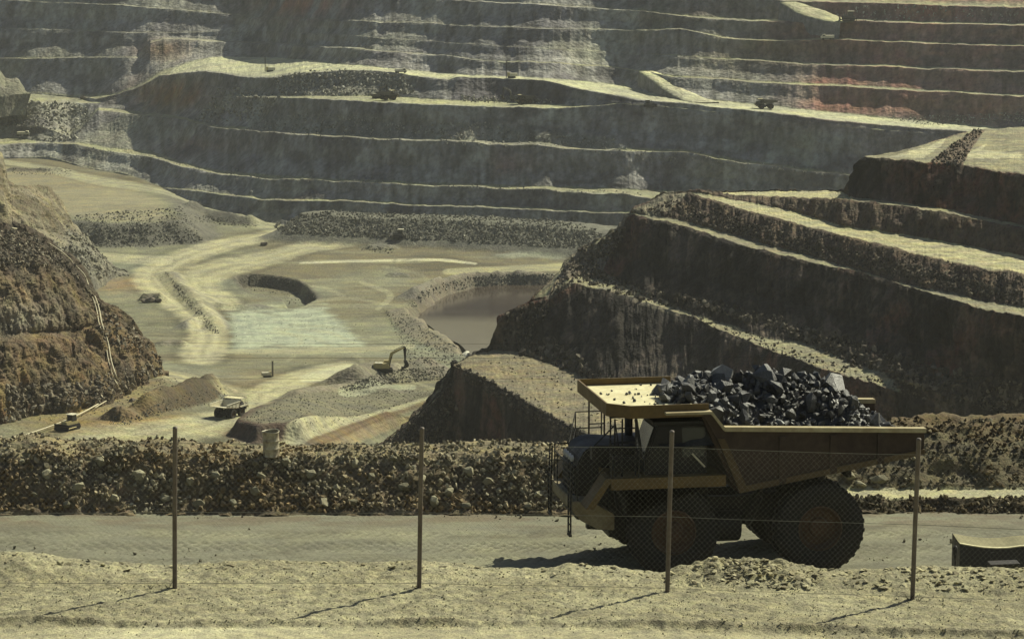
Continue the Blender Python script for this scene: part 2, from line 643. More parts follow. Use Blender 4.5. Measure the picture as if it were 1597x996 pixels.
W.face([(-130, -8), (60, 4.5), (170, 9), (290, 17), (392, 28), (540, 33), (588, 34), (837, 46), (990, 48), (1060, 46), (1128, 60), (1214, 65), (1299, 63), (1401, 67), (1597, 74), (1740, 78)], 9, 16, 0.60, 1.6, 16, k=_kw2)
W.flat([(-130, 1.0), (400, 1.1), (700, .6), (1060, 1.5), (1740, 2.2)], 2, .3, 17, thick=1)
W.face([(-130, -42), (60, -30), (540, -9), (1000, 18), (1077, 28), (1162, 34), (1251, 36), (1333, 34), (1459, 38), (1597, 41), (1740, 44)], 8, 14, 0.60, 1.6, 18, k=_kw2)
W.flat([(-130, 2), (1050, 1.5), (1100, 2.4), (1740, 2.6)], 2, .3, 19, thick=1)
W.face([(-130, -100), (540, -60), (1000, -32), (1231, 3), (1400, 7), (1536, 12), (1740, 15)], 9, 12, 0.60, 1.6, 20, k=_kw2)
W.flat([(-130, 3), (1740, 2.2)], 2, .3, 21, thick=1)
W.face([(-130, -140), (540, -110), (1000, -85), (1740, -40)], 12, 8, 0.60, 2.0, 22, k=3)
W.flat([(-130, 3), (1740, 3)], 2, .3, 23, thick=1)
W.face([(-130, -172), (540, -160), (1000, -150), (1740, -120)], 12, 8, 0.60, 2.0, 24, k=5)
W.flat([(-130, 2), (1740, 3)], 2, .3, 25, thick=1)
W.face([(-130, -186), (540, -184), (1000, -180), (1740, -172)], 12, 6, 0.60, 1.1, 26, k=5)
W.drop(900, 4, 3)
W.skirt(6, 14)
W.build()
W.pyb, W.pxb = W.py.copy(), W.px.copy()
displace(W, .9, 24.0, .5, 3, rid=.5, swell=.12, keep=True, along=.33)
displace(W, 1.15, 9.0, .5, 9, rid=.6, swell=.0, along=.33)


def far_albedo(L):
    px, py, P = L.pxb, L.pyb, L.P
    nz = L.N[..., 2]
    fl = np.broadcast_to(L.flatrow[:, None], px.shape)
    n1 = fbm(P / 60.0 * np.array([1, 1, 2.2]), 4, 5)
    n2 = fbm(P / 22.0 * np.array([1, 1, .35]), 4, 6)
    n3 = fbm(P / 9.0, 3, 8)
    c = mixc(GREY, np.array([.245, .242, .20]), sstep(-.25, .35, n1))
    c = mixc(c, GREY_D, .75 * sstep(0, .45, n2))
    c = mixc(c, np.array([.17, .165, .12]), .6 * sstep(.05, .4, fbm(P / 40.0 * np.array([1, 1, .3]), 3, 44)))
    # red-brown ground of the upper right terraces
    red = sstep(1180, 1320, px + 70 * n1) * sstep(215, 170, py) * (.65 + .5 * n1)
    c = mixc(c, RED * 1.0, np.clip(red * 1.25, 0, .95))
    c = mixc(c, np.array([.17, .135, .085]), .7 * np.exp(-((px - 1180) / 110) ** 2 - ((py - 85) / 30) ** 2))
    c = mixc(c, np.array([.15, .11, .07]), .55 * np.exp(-((px - 1160) / 120) ** 2 - ((py - 20) / 14) ** 2))
    # rust patches
    c = mixc(c, RUST, np.clip(1.1 * np.exp(-((px - 265) / 55) ** 2 - ((py - 150) / 24) ** 2) * (1 + n2), 0, 1) * sstep(195, 180, py))
    c = mixc(c, RUST * .8, .8 * np.exp(-((px - 255) / 40) ** 2 - ((py - 78) / 16) ** 2))
    c = mixc(c, RED * 1.15, .85 * np.exp(-((px - 465) / 75) ** 2 - ((py - 8) / 20) ** 2) * sstep(-.3, .1, n2 + .2))
    c = mixc(c, RED, .45 * np.exp(-((px - 760) / 80) ** 2 - ((py - 260) / 24) ** 2) * sstep(-.2, .2, n2))
    c = mixc(c, RED * .9, .4 * np.exp(-((px - 300) / 60) ** 2 - ((py - 228) / 14) ** 2))
    c = mixc(c, RED * .9, .5 * sstep(1300, 1400, px) * sstep(190, 215, py) * (.6 + n1))
    c = mixc(c, np.array([.062, .058, .064]), .85 * sstep(4, -3, poly_sdf(px, py, [(700, 160), (712, 124), (760, 122), (850, 126), (895, 138), (880, 164)]) + 4 * n3))
    # blast rubble
    rub = np.zeros(px.shape)
    for poly in ([(-130, 160), (120, 158), (150, 178), (128, 205), (120, 224), (60, 222), (30, 196), (-130, 196)], [(420, 122), (470, 112), (540, 110), (640, 120), (650, 148), (600, 152), (440, 150), (300, 190), (330, 160)],
                 [(400, 185), (560, 175), (760, 192), (900, 208), (960, 218), (960, 236), (700, 222), (520, 212), (380, 208)]):
        rub = np.maximum(rub, sstep(5, -5, poly_sdf(px, py, poly) + 6 * n3))
    c = mixc(c, np.array([.19, .185, .145]), .7 * rub)
    al_ = px * .33          # metres along the terrace
    fl_n = ridged(np.stack([al_ / 7.0, P[..., 2] / 30.0, al_ * 0], -1), 4, 51)
    fine = fbm(np.stack([al_ / 2.2, P[..., 2] / 6.0, al_ * 0], -1), 3, 52)
    c = c * np.clip(1 + .42 * (fl_n - .1) + .55 * fine, .45, 1.7)[..., None]
    c = mixc(c, np.array([.075, .07, .076]), .6 * sstep(.28, .5, fbm(P / np.array([26, 26, 9.]), 3, 53)))
    # dust on everything level
    lev = np.clip(fl * sstep(.55, .85, nz), 0, 1)
    dust = mixc(DUST * .78, DUST2 * .85, sstep(-.2, .3, n3))
    c = mixc(c, dust, lev * np.where(rub > .5, .35, 1) * (1 - .6 * sstep(105, 85, py) * sstep(1060, 980, px)))
    c0 = c
    main = in_poly(px, py, [(285, 84), (640, 100), (1010, 135), (1740, 215), (1740, 236), (1000, 166), (830, 132), (600, 118), (420, 128), (260, 122)]) & (fl > .5)
    c = mixc(c, np.array([.40, .395, .255]), np.where(main, .95, 0) * lev)
    c = mixc(c, DUST * .9, .8 * lev * in_poly(px, py, [(480, 144), (900, 150), (900, 172), (480, 160)]))
    # dust spilling over the crests
    return c


finish(W, 'far_pit_terrain', M_FAR, far_albedo(W))


def far_rocks(poly, n, s0, s1, seed, col=(.20, .195, .15), big=.03, name='rubble', L=W, mat=None):
    rng = np.random.default_rng(seed)
    p = rand_in(poly, n, rng)
    pos = L.at(p[:, 0], p[:, 1])
    sz = s0 + (s1 - s0) * rng.uniform(0, 1, n) ** 3
    return pos, sz


_fr = [far_rocks(*a) for a in (
    ([(-100, 158), (118, 160), (148, 178), (126, 205), (118, 222), (62, 220), (100, 205), (30, 197), (-100, 196)], 1500, .5, 2.6, 1),
    ([(422, 124), (470, 112), (540, 109), (630, 119), (650, 146), (600, 150), (440, 150)], 1700, .4, 2.0, 2),
    ([(345, 135), (400, 140), (440, 150), (410, 188), (300, 192), (320, 170)], 700, .4, 2.2, 3),
    ([(400, 188), (470, 178), (570, 180), (640, 196), (760, 190), (800, 205), (960, 216), (960, 234), (700, 219), (520, 211), (380, 205)], 1500, .35, 1.5, 4),
    ([(720, 150), (800, 150), (870, 158), (850, 163), (720, 160)], 300, .5, 1.6, 5),
    ([(1380, 184), (1597, 176), (1597, 190), (1440, 196)], 500, .4, 1.2, 6),
    ([(1160, 22), (1260, 30), (1360, 6), (1597, 14), (1597, 36), (1330, 34)], 300, .4, 1.6, 7),
    ([(280, 185), (341, 200), (540, 213), (700, 219), (900, 233), (1070, 238), (1300, 270), (1300, 275), (900, 238), (500, 216)], 500, .3, 1.2, 8),
    ([(85, 225), (170, 233), (280, 256), (450, 277), (1000, 300), (1000, 306), (700, 292), (430, 281), (270, 262)], 500, .3, 1.1, 9),
)]
_p = np.concatenate([a for a, b in _fr]); _s = np.concatenate([b for a, b in _fr])
_c = np.array([.30, .29, .235]) * RNG.uniform(.5, 1.3, (len(_p), 1))  # rubble lifted paler, the sun it catches put into the colour
scatter('far_rubble', _p, _s * .75, M_BIGSTONE, _c, 0, 5, .2, label='grey blasted rubble spilled down the far pit terraces')


# ------------------------------------------------------------------ ramps cut across the far benches
def ramp_road(name, pts, half_px, L, col, lift=1.5, n=40, depth=30):
    """pts: (px, py) of the road's centre; rides slightly proud of the slope on its own embankment"""
    C_ = smooth_line(pts, n)
    lo, hi = [], []
    hw = np.interp(np.linspace(0, 1, len(C_)), np.linspace(0, 1, len(half_px)), half_px)
    base = L.at(C_[:, 0], C_[:, 1])
    D = base[:, 1]
    D = np.linspace(D[0], D[-1], len(D)) - lift
    cen = at_d(C_[:, 0], C_[:, 1], D)
    t = np.gradient(cen, axis=0); t[:, 2] = 0
    t /= np.linalg.norm(t, axis=1, keepdims=True)
    s = np.stack([t[:, 1], -t[:, 0], t[:, 0] * 0], -1)
    rows = []
    for q, dz in ((-1.5, -depth), (-1.05, -.6), (-1, 0), (-.4, .05), (.4, .05), (1, 0), (1.05, -.6), (1.5, -depth)):
        r = cen + s * (hw[:, None] * q)
        r[:, 2] += dz
        rows.append(r)
    P = np.stack(rows)
    P[..., 2] += .25 * fbm(P / 4, 3, 4) * (np.abs(P[..., 2] - cen[None, :, 2]) < 1)
    alb = np.broadcast_to(col, P.shape) * (1 + .15 * fbm(P / 5, 3, 2))[..., None]
    alb[[0, 1, -1, -2]] = GREY * .9
    me = np_mesh(name, P, grid_quads(*P.shape[:2])[:, ::-1], None, True, alb)
    return tag(link(name, me, M_FAR), None, None, None, 'structure')


ramp_road('ramp_road', [(1010, 111), (1028, 122), (1050, 138), (1075, 151), (1100, 160)], [4.5, 5, 6, 7], W, np.array([.40, .39, .25]), 3)
ramp_road('ramp_road', [(1233, 3), (1255, 13), (1275, 22), (1300, 30), (1325, 35)], [7, 9, 9, 6], W, np.array([.36, .345, .21]), 3)

# ================================================================== near right benches
E = Loft(590, 1740, 1.5)
E.pts([(590, 703, 726), (605, 694, 727), (640, 663, 729), (660, 643, 731), (690, 613, 734), (700, 592, 735), (708, 570, -121), (753, 591, -121), (808, 621, -121),
       (864, 654, -121), (912, 677, -121), (960, 692, -121), (1200, 722, -121), (1740, 765, -121)], w=1.0, seed=31)
_l = E.lines[0]
E.lines[0] = (None, _l[1] - 7, np.minimum(_l[2] - 4, -147))
E._add(_l[0], _l[1], _l[2], 34, 0., .25)
E.pts([(590, 702.5, 727), (605, 693.5, 728), (640, 662, 730), (660, 642, 732), (690, 612, 735), (700, 590, 736), (708, 568, -121), (738, 554, -121), (768, 546, -121), (800, 549, -121),
       (827, 551, -121), (870, 566, -121), (901, 584, -121), (930, 601, -121), (960, 621, -121), (1000, 641, -121), (1082, 666, -121), (1200, 700, -121), (1740, 742, -121)], 14, 1., 0, dmin=.3)
E.pts([(590, 702, 728), (605, 693, 729), (660, 641.5, 733), (690, 611, 736), (708, 567, 739), (738, 553, 757), (763, 544, 760), (768, 524, 760), (779, 498, 761), (790, 486, 762), (804, 481, 762), (820, 475, 763), (845, 470, 764), (853, 465, 764), (872, 450, 766), (886, 442, -104.5), (960, 459, -104.5), (1035, 481, -104.5),
       (1082, 498, -104.5), (1209, 550, -104.5), (1268, 571, -104.5), (1339, 595, -104.5), (1394, 611, -104.5), (1487, 640, -104.5), (1597, 670, -104.5), (1740, 708, -104.5)], 40, 0., .48, w=2.4, seed=33, dmin=.2)
E.pts([(590, 701.9, 729), (660, 641.4, 734), (708, 566.9, 741), (763, 543.8, 763), (779, 497.5, 764), (820, 474.5, 766), (853, 464.5, 767), (872, 446, 772), (886, 437, -104.5), (900, 433, -104.5), (960, 440, -104.5), (1013, 466, -104.5), (1060, 484, -104.5), (1190, 527, -104.5),
       (1268, 540, -104.5), (1339, 571, -104.5), (1413, 594, -104.5), (1487, 622, -104.5), (1597, 655, -104.5), (1740, 695, -104.5)], 8, 1., 0, w=1.8, seed=34, dmin=.2)
E.pts([(590, 701.8, 730), (660, 641.3, 735), (708, 566.8, 742), (763, 543.6, 764), (779, 497.3, 765), (820, 474.2, 767), (853, 464, 769), (860, 461, 772), (872, 440, 778), (875, 427, 786), (890, 410, 788), (901, 393, 790), (920, 388, 789), (940, 374, 789), (957, 363, 788), (972, 345, 788), (987, 336, -89.3), (1060, 353, -89.3), (1123, 374, -89.3), (1209, 398, -89.3),
       (1320, 422, -89.3), (1394, 441, -89.3), (1450, 459, -89.3), (1524, 480, -89.3), (1597, 496, -89.3), (1740, 527, -89.3)], 52, 0., .60, w=2.6, seed=35, dmin=.2)
E.pts([(590, 701.7, 731), (763, 543.5, 765), (853, 463.8, 770), (901, 392.5, 792), (957, 362.5, 790), (987, 332, -89.3), (1060, 345, -89.3), (1123, 363, -89.3), (1200, 385, -89.3), (1283, 406, -89.3), (1394, 438, -89.3), (1469, 457, -89.3), (1597, 481, -89.3), (1740, 512, -89.3)], 7, 1., 0, w=1.8, seed=36, dmin=.2)
E.pts([(590, 701.6, 732), (763, 543.4, 766), (853, 463.7, 771), (901, 392.3, 794), (957, 362.2, 792), (987, 330, 793), (1010, 317, 795), (1035, 306, 797), (1074, 302, -84), (1100, 311, -84), (1168, 331, -84), (1283, 361, -84), (1394, 390, -84), (1506, 415, -84), (1597, 429, -84), (1740, 452, -84)], 26, 0., 0, w=.9, seed=37, dmin=.2)
E.pts([(590, 701.5, 733), (763, 543.3, 767), (901, 392.2, 795), (957, 362, 793), (987, 329.7, 795), (1010, 316.5, 797), (1035, 305.6, 799), (1074, 301, -84), (1110, 306.5, -84), (1168, 317, -84), (1238, 331, -84), (1320, 356, -84), (1431, 371, -84), (1597, 401, -84), (1740, 427, -84)], 9, 1., 0, w=.5, seed=38, dmin=.2)
E.pts([(590, 701.4, 734), (763, 543.2, 768), (901, 392.1, 796), (957, 361.9, 794), (1035, 305.4, 800), (1074, 300.6, 797), (1110, 304.5, 790), (1140, 305.5, 783), (1200, 308, 769), (1320, 313, 724), (1401, 321, 708), (1487, 335, 690), (1597, 358, 668), (1740, 386, 645)], 18, 0., 0, w=.8, seed=39, dmin=.2)
E.pts([(590, 701.3, 735), (763, 543.1, 769), (901, 392, 797), (957, 361.8, 795), (1035, 305.2, 801), (1074, 300.2, 799), (1120, 301.5, 812), (1200, 300.3, 806), (1290, 298, 797), (1318, 300, 762), (1326, 308, 733), (1401, 317, 719), (1487, 330, 700), (1597, 353, 676), (1740, 380, 652)], 6, 1., 0, w=.4, seed=40, dmin=.2)
E.pts([(590, 701.2, 736), (763, 543, 770), (901, 391.9, 798), (957, 361.7, 796), (1035, 305.1, 802), (1074, 300.1, 801), (1200, 300.1, 808), (1290, 297.8, 799), (1316, 298, 777), (1322, 285, 745), (1333, 266, 742), (1341, 252, 740), (1350, 246, 738), (1367, 248, -69.4), (1453, 255, -69.2), (1504, 259, -69), (1597, 276, -68.6), (1740, 303, -68.6)], 40, 0., .55, w=2.0, seed=41, dmin=.3)
E.pts([(590, 701.1, 737), (763, 542.9, 771), (901, 391.8, 799), (957, 361.6, 797), (1035, 305, 803), (1074, 300, 803), (1200, 300, 810), (1290, 297.6, 801), (1316, 297.5, 779), (1333, 265.5, 744), (1350, 243.5, 742), (1367, 243, 756), (1418, 233, -69), (1470, 216, -69), (1521, 202, -69), (1597, 199, -69), (1740, 197, -69)], 24, 1., 0, w=1., seed=42, dmin=.3)
E.drop(14, -10, 3)
E.drop(40, -60, 3)
E.drop(60, -60, 2)
E.build()
E.pyb, E.pxb = E.py.copy(), E.px.copy()
displace(E, 1.2, 9.0, .22, 13, rid=.6, vert=.3, flat_wl=3.0, swell=.4, keep=True, along=.17)
displace(E, .9, 3.4, .22, 17, rid=.8, vert=.5, flat_wl=3.0, swell=0, along=.17, keep=True)
displace(E, .45, 1.5, .22, 19, rid=.65, vert=.4, flat_wl=3.0, swell=0, along=.17)


def right_albedo(L):
    px, py, P = L.pxb, L.pyb, L.P
    fl = np.broadcast_to(L.flatrow[:, None], px.shape)
    nz = L.N[..., 2]
    n1 = fbm(P / 30.0, 4, 15)
    n2 = fbm(P / 9.0 * np.array([1, 1, .3]), 4, 16)
    n3 = fbm(P / 3.0, 3, 18)
    lid = np.broadcast_to(L.line_id[:, None], px.shape)
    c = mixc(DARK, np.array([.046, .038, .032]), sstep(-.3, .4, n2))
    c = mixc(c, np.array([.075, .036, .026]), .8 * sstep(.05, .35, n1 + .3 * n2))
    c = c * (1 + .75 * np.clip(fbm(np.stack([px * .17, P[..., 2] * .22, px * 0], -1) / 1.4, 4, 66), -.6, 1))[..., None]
    c = mixc(c, np.array([.06, .05, .04]), .5 * sstep(.25, .5, n3))
    rg = ridged(np.stack([px * .17, P[..., 2] * .35, px * .02], -1) / 2.6, 4, 67)
    c = mixc(c, mixc(np.array([.12, .095, .07]), np.array([.12, .062, .045]), sstep(-.1, .3, n1)), .8 * sstep(.2, .65, rg) * sstep(-.35, .25, n2 + n1))
    crk = ridged(np.stack([px * .17, P[..., 2] * .5, px * .03], -1) / 4.5, 4, 69)
    c = c * (1 - .6 * sstep(.45, .8, crk) + .35 * sstep(-.1, -.5, crk))[..., None]
    slope = (lid == 7) | (lid == 9)          # waste dumped below and above the haul road
    c = np.where(slope[..., None], mixc(np.array([.075, .055, .040]), np.array([.105, .08, .056]), sstep(-.3, .3, n3)), c)
    # rubbly head of the middle bench, in the sun
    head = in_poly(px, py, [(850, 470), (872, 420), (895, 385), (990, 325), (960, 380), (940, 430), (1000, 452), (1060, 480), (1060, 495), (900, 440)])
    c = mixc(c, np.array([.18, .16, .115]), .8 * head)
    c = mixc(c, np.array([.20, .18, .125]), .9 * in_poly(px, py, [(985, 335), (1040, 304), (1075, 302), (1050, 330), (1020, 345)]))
    lev = fl * sstep(.5, .8, nz)
    c = mixc(c, mixc(DUST2 * .78, np.array([.21, .19, .12]), sstep(-.2, .3, n3)), lev)
    road = in_poly(px, py, [(1060, 298), (1330, 297), (1330, 352), (1740, 424), (1740, 454), (1500, 416), (1280, 362), (1070, 304)])
    c = mixc(c, np.array([.37, .345, .20]) , .95 * lev * road)
    tr = np.abs(((seg_dist(px, py, [(1074, 301), (1150, 318), (1260, 343), (1380, 373), (1597, 414), (1740, 440)])) / 5) % 1 - .5) * 2
    c = mixc(c, c * .8, lev * road * sstep(.5, .9, tr + .4 * n3))
    led = in_poly(px, py, [(700, 575), (740, 545), (840, 545), (990, 640), (990, 700), (900, 690)])
    c = mixc(c, mixc(np.array([.19, .165, .105]), np.array([.145, .122, .078]), sstep(-.2, .3, n1 + n3)), .95 * lev * led)
    top = (lid >= 13) & (py < 262)
    c = mixc(c, mixc(np.array([.27, .235, .15]), np.array([.22, .17, .115]), sstep(-.1, .3, n1)), .9 * lev * top)
    c = mixc(c, np.array([.40, .38, .24]), .8 * lev * (in_poly(px, py, [(1385, 246), (1450, 228), (1475, 216), (1470, 226), (1440, 247)]) | in_poly(px, py, [(1500, 243), (1540, 224), (1530, 235), (1590, 238), (1597, 246), (1520, 247)])))
    c = mixc(c, np.array([.12, .085, .06]), .85 * in_poly(px, py, [(1446, 256), (1490, 222), (1520, 202), (1536, 203), (1512, 236), (1500, 262)]) * (lid >= 12))
    return c


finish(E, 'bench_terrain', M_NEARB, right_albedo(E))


def scat_on(L, poly, n, s0, s1, seed, pw=3.0):
    rng = np.random.default_rng(seed)
    p = rand_in(poly, n, rng)
    return L.at(p[:, 0], p[:, 1]), s0 + (s1 - s0) * rng.uniform(0, 1, n) ** pw


_q = []
for a in (
    ([(1000, 330), (1060, 340), (1283, 403), (1597, 478), (1597, 455), (1283, 380), (1100, 325), (1050, 312)], 3200, .12, .75, 21),
    ([(1060, 303), (1168, 332), (1394, 392), (1597, 432), (1597, 470), (1394, 425), (1200, 375), (1020, 330)], 1400, .1, .5, 22),
    ([(860, 462), (876, 425), (902, 392), (958, 364), (985, 336), (970, 380), (935, 420), (1000, 448), (1060, 480), (1030, 478), (900, 440)], 900, .2, 1.2, 23),
    ([(1000, 452), (1190, 510), (1340, 560), (1490, 612), (1597, 645), (1597, 600), (1450, 570), (1300, 520), (1100, 465)], 1500, .15, 1.3, 24),
    ([(1210, 505), (1330, 540), (1420, 585), (1330, 572), (1270, 545)], 260, .3, 1.5, 25),
    ([(1320, 545), (1597, 640), (1597, 660), (1400, 595)], 500, .2, 1.1, 26),
    ([(812, 552), (830, 535), (870, 528), (910, 560), (930, 590), (870, 572), (830, 558)], 700, .25, 1.9, 27),
    ([(900, 560), (960, 590), (1020, 620), (1010, 645), (930, 600)], 400, .2, 1.2, 37),
    ([(706, 566), (753, 588), (808, 619), (864, 652), (912, 676), (905, 684), (860, 662), (800, 628), (745, 596)], 500, .15, 1.0, 38),
    ([(790, 487), (860, 465), (850, 500), (815, 545), (780, 545)], 320, .2, 1.1, 28),
    ([(745, 556), (830, 552), (900, 585), (1000, 645), (960, 690), (912, 674), (808, 618)], 500, .08, .45, 29),
    ([(708, 569), (753, 590), (808, 621), (864, 654), (912, 678), (890, 690), (800, 640), (720, 590)], 700, .12, .8, 30),
    ([(600, 700), (650, 650), (690, 610), (705, 590), (720, 620), (690, 690)], 700, .15, .9, 31),
    ([(1446, 256), (1490, 222), (1520, 202), (1534, 203), (1512, 236), (1500, 260)], 600, .15, .8, 32),
    ([(1060, 482), (1190, 527), (1340, 580), (1500, 632), (1500, 642), (1209, 551), (1080, 498)], 500, .1, .7, 33),
):
    _q.append(scat_on(E, *a))
_p = np.concatenate([a for a, b in _q]); _s = np.concatenate([b for a, b in _q])
_c = mixc(np.array([.05, .042, .034]), np.array([.17, .15, .11]), RNG.uniform(0, 1, len(_p)) ** 2.2)
scatter('bench_rubble', _p, _s, M_STONE, _c, 0, 6, .25, label='broken brown rock fallen along the near right benches')

# ================================================================== left hills
HL = Loft(-130, 263, 1.4)
HL.pts([(-130, 690, -131), (0, 663, -131), (60, 644, -131), (110, 640, -131), (180, 621, -131), (230, 593, -131), (258, 581, -131), (280, 580, -131)], w=1.2, seed=51)
HL.pts([(-130, 570, 700), (0, 544, 724), (60, 539, 738), (110, 534, 752), (150, 520, 762), (185, 505, 772), (200, 520, 780), (235, 542, 788), (250, 560, 790), (256, 579, 792), (280, 579.5, 793)], 44, 0., .35, w=3, seed=52, dmin=.3)
HL.pts([(-130, 545, 705), (0, 524, 733), (60, 519, 746), (110, 515, 759), (150, 508, 768), (185, 498, 776), (200, 517, 784), (235, 541, 790), (256, 578.6, 794), (280, 579, 795)], 8, .6, 0, w=2, seed=53, dmin=.3)
HL.pts([(-130, 425, 722), (0, 417, 746), (60, 416, 758), (100, 427, 768), (125, 441, 776), (140, 463, 780), (165, 482, 782), (187, 493, 784), (200, 516, 788), (235, 540, 793), (256, 578.2, 796), (280, 578.8, 797)], 42, 0., .25, w=3, seed=54, dmin=.3)
HL.pts([(-130, 352, 752), (0, 357, 772), (40, 361, 784), (75, 385, 790), (105, 405, 792), (120, 425, 792), (133, 445, 790), (145, 464, 788), (187, 492, 788), (200, 515.5, 791), (235, 539.5, 796), (256, 578, 798), (280, 578.4, 799)], 30, 0., 0, w=1.5, seed=55, dmin=.3)
_e = sstep(250, 170, HL.cols)
HL.drop(25, -8 * _e - 16 * (1 - _e), 3)
HL.drop(60, -40, 3)
HL.skirt(8, 10)
HL.build()
HL.pyb, HL.pxb = HL.py.copy(), HL.px.copy()
_hw = lambda px, py: sstep(262, 215, px)
displace(HL, 3.4, 13.0, .5, 23, rid=.6, vert=.45, keep=True, wfun=_hw, strike=S_HILL)
displace(HL, 1.9, 4.5, .4, 29, rid=.75, vert=.7, swell=0, keep=True, wfun=_hw, strike=S_HILL)
displace(HL, .4, 1.4, .3, 37, rid=.7, vert=.8, swell=0, wfun=_hw, strike=S_HILL)


def hill_albedo(L):
    px, py, P = L.pxb, L.pyb, L.P
    n1 = fbm(P / 26.0 * np.array([1, 1, 2.5]), 4, 25)
    n2 = fbm(P / 7.0 * np.array([1, 1, .4]), 4, 26)
    n3 = fbm(P / 2.5, 3, 28)
    c = mixc(np.array([.105, .080, .048]), np.array([.18, .145, .09]), sstep(-.3, .4, n2))
    c = mixc(c, np.array([.150, .108, .056]), .7 * sstep(500, 540, py + 25 * n1))
    c = mixc(c, np.array([.12, .085, .05]), .75 * np.exp(-((py - 530 - .05 * px) / 16) ** 2) * sstep(175, 120, px))
    c = mixc(c, np.array([.045, .036, .026]), .8 * sstep(.05, .4, n2 + .3 * n3))
    c = mixc(c, np.array([.062, .050, .037]), .9 * sstep(8, -8, py - np.interp(px, [-130, 0, 60, 100, 140, 190], [425, 417, 416, 428, 463, 493]) + 5 * n3))
    c = mixc(c, np.array([.30, .285, .22]), .5 * np.exp(-((px - 25) / 45) ** 2 - ((py - 500) / 22) ** 2))
    return c


finish(HL, 'left_hill', M_HILL, hill_albedo(HL))
_q = [scat_on(HL, *a) for a in (
    ([(-60, 356), (40, 362), (105, 405), (128, 440), (100, 424), (40, 414), (-60, 418)], 2600, .2, 1.0, 41),
    ([(0, 600), (100, 600), (250, 560), (256, 580), (180, 622), (110, 640), (0, 662)], 1300, .15, 1.3, 42),
    ([(140, 470), (190, 495), (250, 560), (200, 560), (150, 520)], 500, .2, 1.1, 43))]
_p = np.concatenate([a for a, b in _q]); _s = np.concatenate([b for a, b in _q])
_c = mixc(np.array([.13, .11, .08]), np.array([.28, .25, .18]), RNG.uniform(0, 1, len(_p)) ** 1.5)
scatter('hill_rubble', _p, _s, M_STONE, _c, 0, 7, .25, label='brown rubble lying on the near left hillside')

# hazier hill behind it
H2 = Loft(-130, 200, 1.6)
H2.pts([(-130, 470, 1100), (0, 470, 1100), (100, 440, 1150), (150, 436, 1190), (180, 432, -165), (200, 430, -165)])
H2.pts([(-130, 360, 1125), (0, 368, 1130), (60, 372, 1150), (110, 385, 1185), (150, 402, 1205), (175, 424, 1228), (200, 429.5, 1240)], 26, 0., .3, w=3, seed=62, dmin=.3)
H2.pts([(-130, 345, 1145), (0, 352, 1150), (60, 358, 1170), (105, 368, 1200), (140, 385, 1212), (165, 409, 1232), (180, 424, 1240), (200, 429, 1245)], 6, .6, 0, w=2, seed=63, dmin=.3)
H2.pts([(-130, 215, 1170), (-20, 236, 1185), (0, 242, 1190), (12, 285, 1205), (36, 290, 1210), (75, 290, 1225), (100, 322, 1232), (112, 345, 1236), (125, 358, 1238), (150, 392, 1240), (180, 423.5, 1246), (200, 428.5, 1250)], 40, 0., .2, w=3, seed=64, dmin=.3)
H2.drop(30, -6, 3)
H2.drop(60, -45, 3)
H2.skirt(8, 14)
H2.build()
H2.pyb, H2.pxb = H2.py.copy(), H2.px.copy()
displace(H2, 3.0, 12.0, .6, 33, rid=.6, vert=.4, keep=True, strike=S_HILL)
displace(H2, 1.2, 4.0, .5, 39, rid=.7, vert=.6, swell=0, strike=S_HILL)
_P = H2.P
_a = mixc(np.array([.125, .105, .066]), np.array([.21, .185, .12]), sstep(-.3, .3, fbm(_P / 12.0 * np.array([1, 1, .4]), 4, 3)))
_a = mixc(_a, np.array([.17, .165, .13]), .8 * sstep(70, 130, H2.pxb + 30 * fbm(_P / 20, 3, 9)) * sstep(330, 390, H2.pyb))
finish(H2, 'left_hill', M_HILL, _a)
_q = [scat_on(H2, *a) for a in (([(100, 350), (130, 365), (185, 425), (150, 432), (100, 420)], 700, .25, 1.4, 44), ([(0, 360), (100, 370), (110, 400), (60, 390), (0, 380)], 300, .25, 1.2, 45))]
_p = np.concatenate([a for a, b in _q]); _s = np.concatenate([b for a, b in _q])
scatter('hill_rubble', _p, _s, M_STONE, np.array([.20, .19, .15]), 0, 8, .25, label='pale rubble at the foot of the farther left hillside')

# pale rounded spur at the far left
SP = Loft(-130, 48, 2)
SP.pts([(-130, 156, 1760), (0, 152, 1760), (20, 148, 1765), (40, 146, 1770), (48, 146, 1772)])
SP.pts([(-130, 90, 1785), (0, 108, 1785), (8, 122, 1785), (30, 123, 1785), (40, 140, 1780), (48, 145.8, 1776)], 22, 0, .25, w=1, seed=71, dmin=.3)
SP.drop(30, -3, 2)
SP.drop(20, -40, 2)
SP.skirt(5, 12)
SP.build(); SP.pyb, SP.pxb = SP.py.copy(), SP.px.copy()
displace(SP, 2.6, 12.0, .5, 43, rid=.6, vert=.3)
finish(SP, 'spur_hill', M_FAR, mixc(np.array([.17, .165, .12]), np.array([.26, .255, .18]), sstep(-.3, .3, fbm(SP.P / 12, 3, 4))))

# ================================================================== pit floor
fx = np.arange(-140, 1180, 2.0)
fy = np.concatenate([np.arange(722, 560, -1.35), np.arange(560, 420, -1.15), np.arange(420, 243, -.95)])
FX, FY = np.meshgrid(fx, fy)


def floor_level(px, py):
    z = np.interp(py, [440, 480, 520, 560, 600, 650, 730], [-165, -163, -158, -148, -138, -132, -131])
    yard = sstep(350, 250, px) * sstep(565, 590, py)
    z = z * (1 - yard) - 131 * yard
    return z - 12 * sstep(430, 660, px) * sstep(585, 690, py)


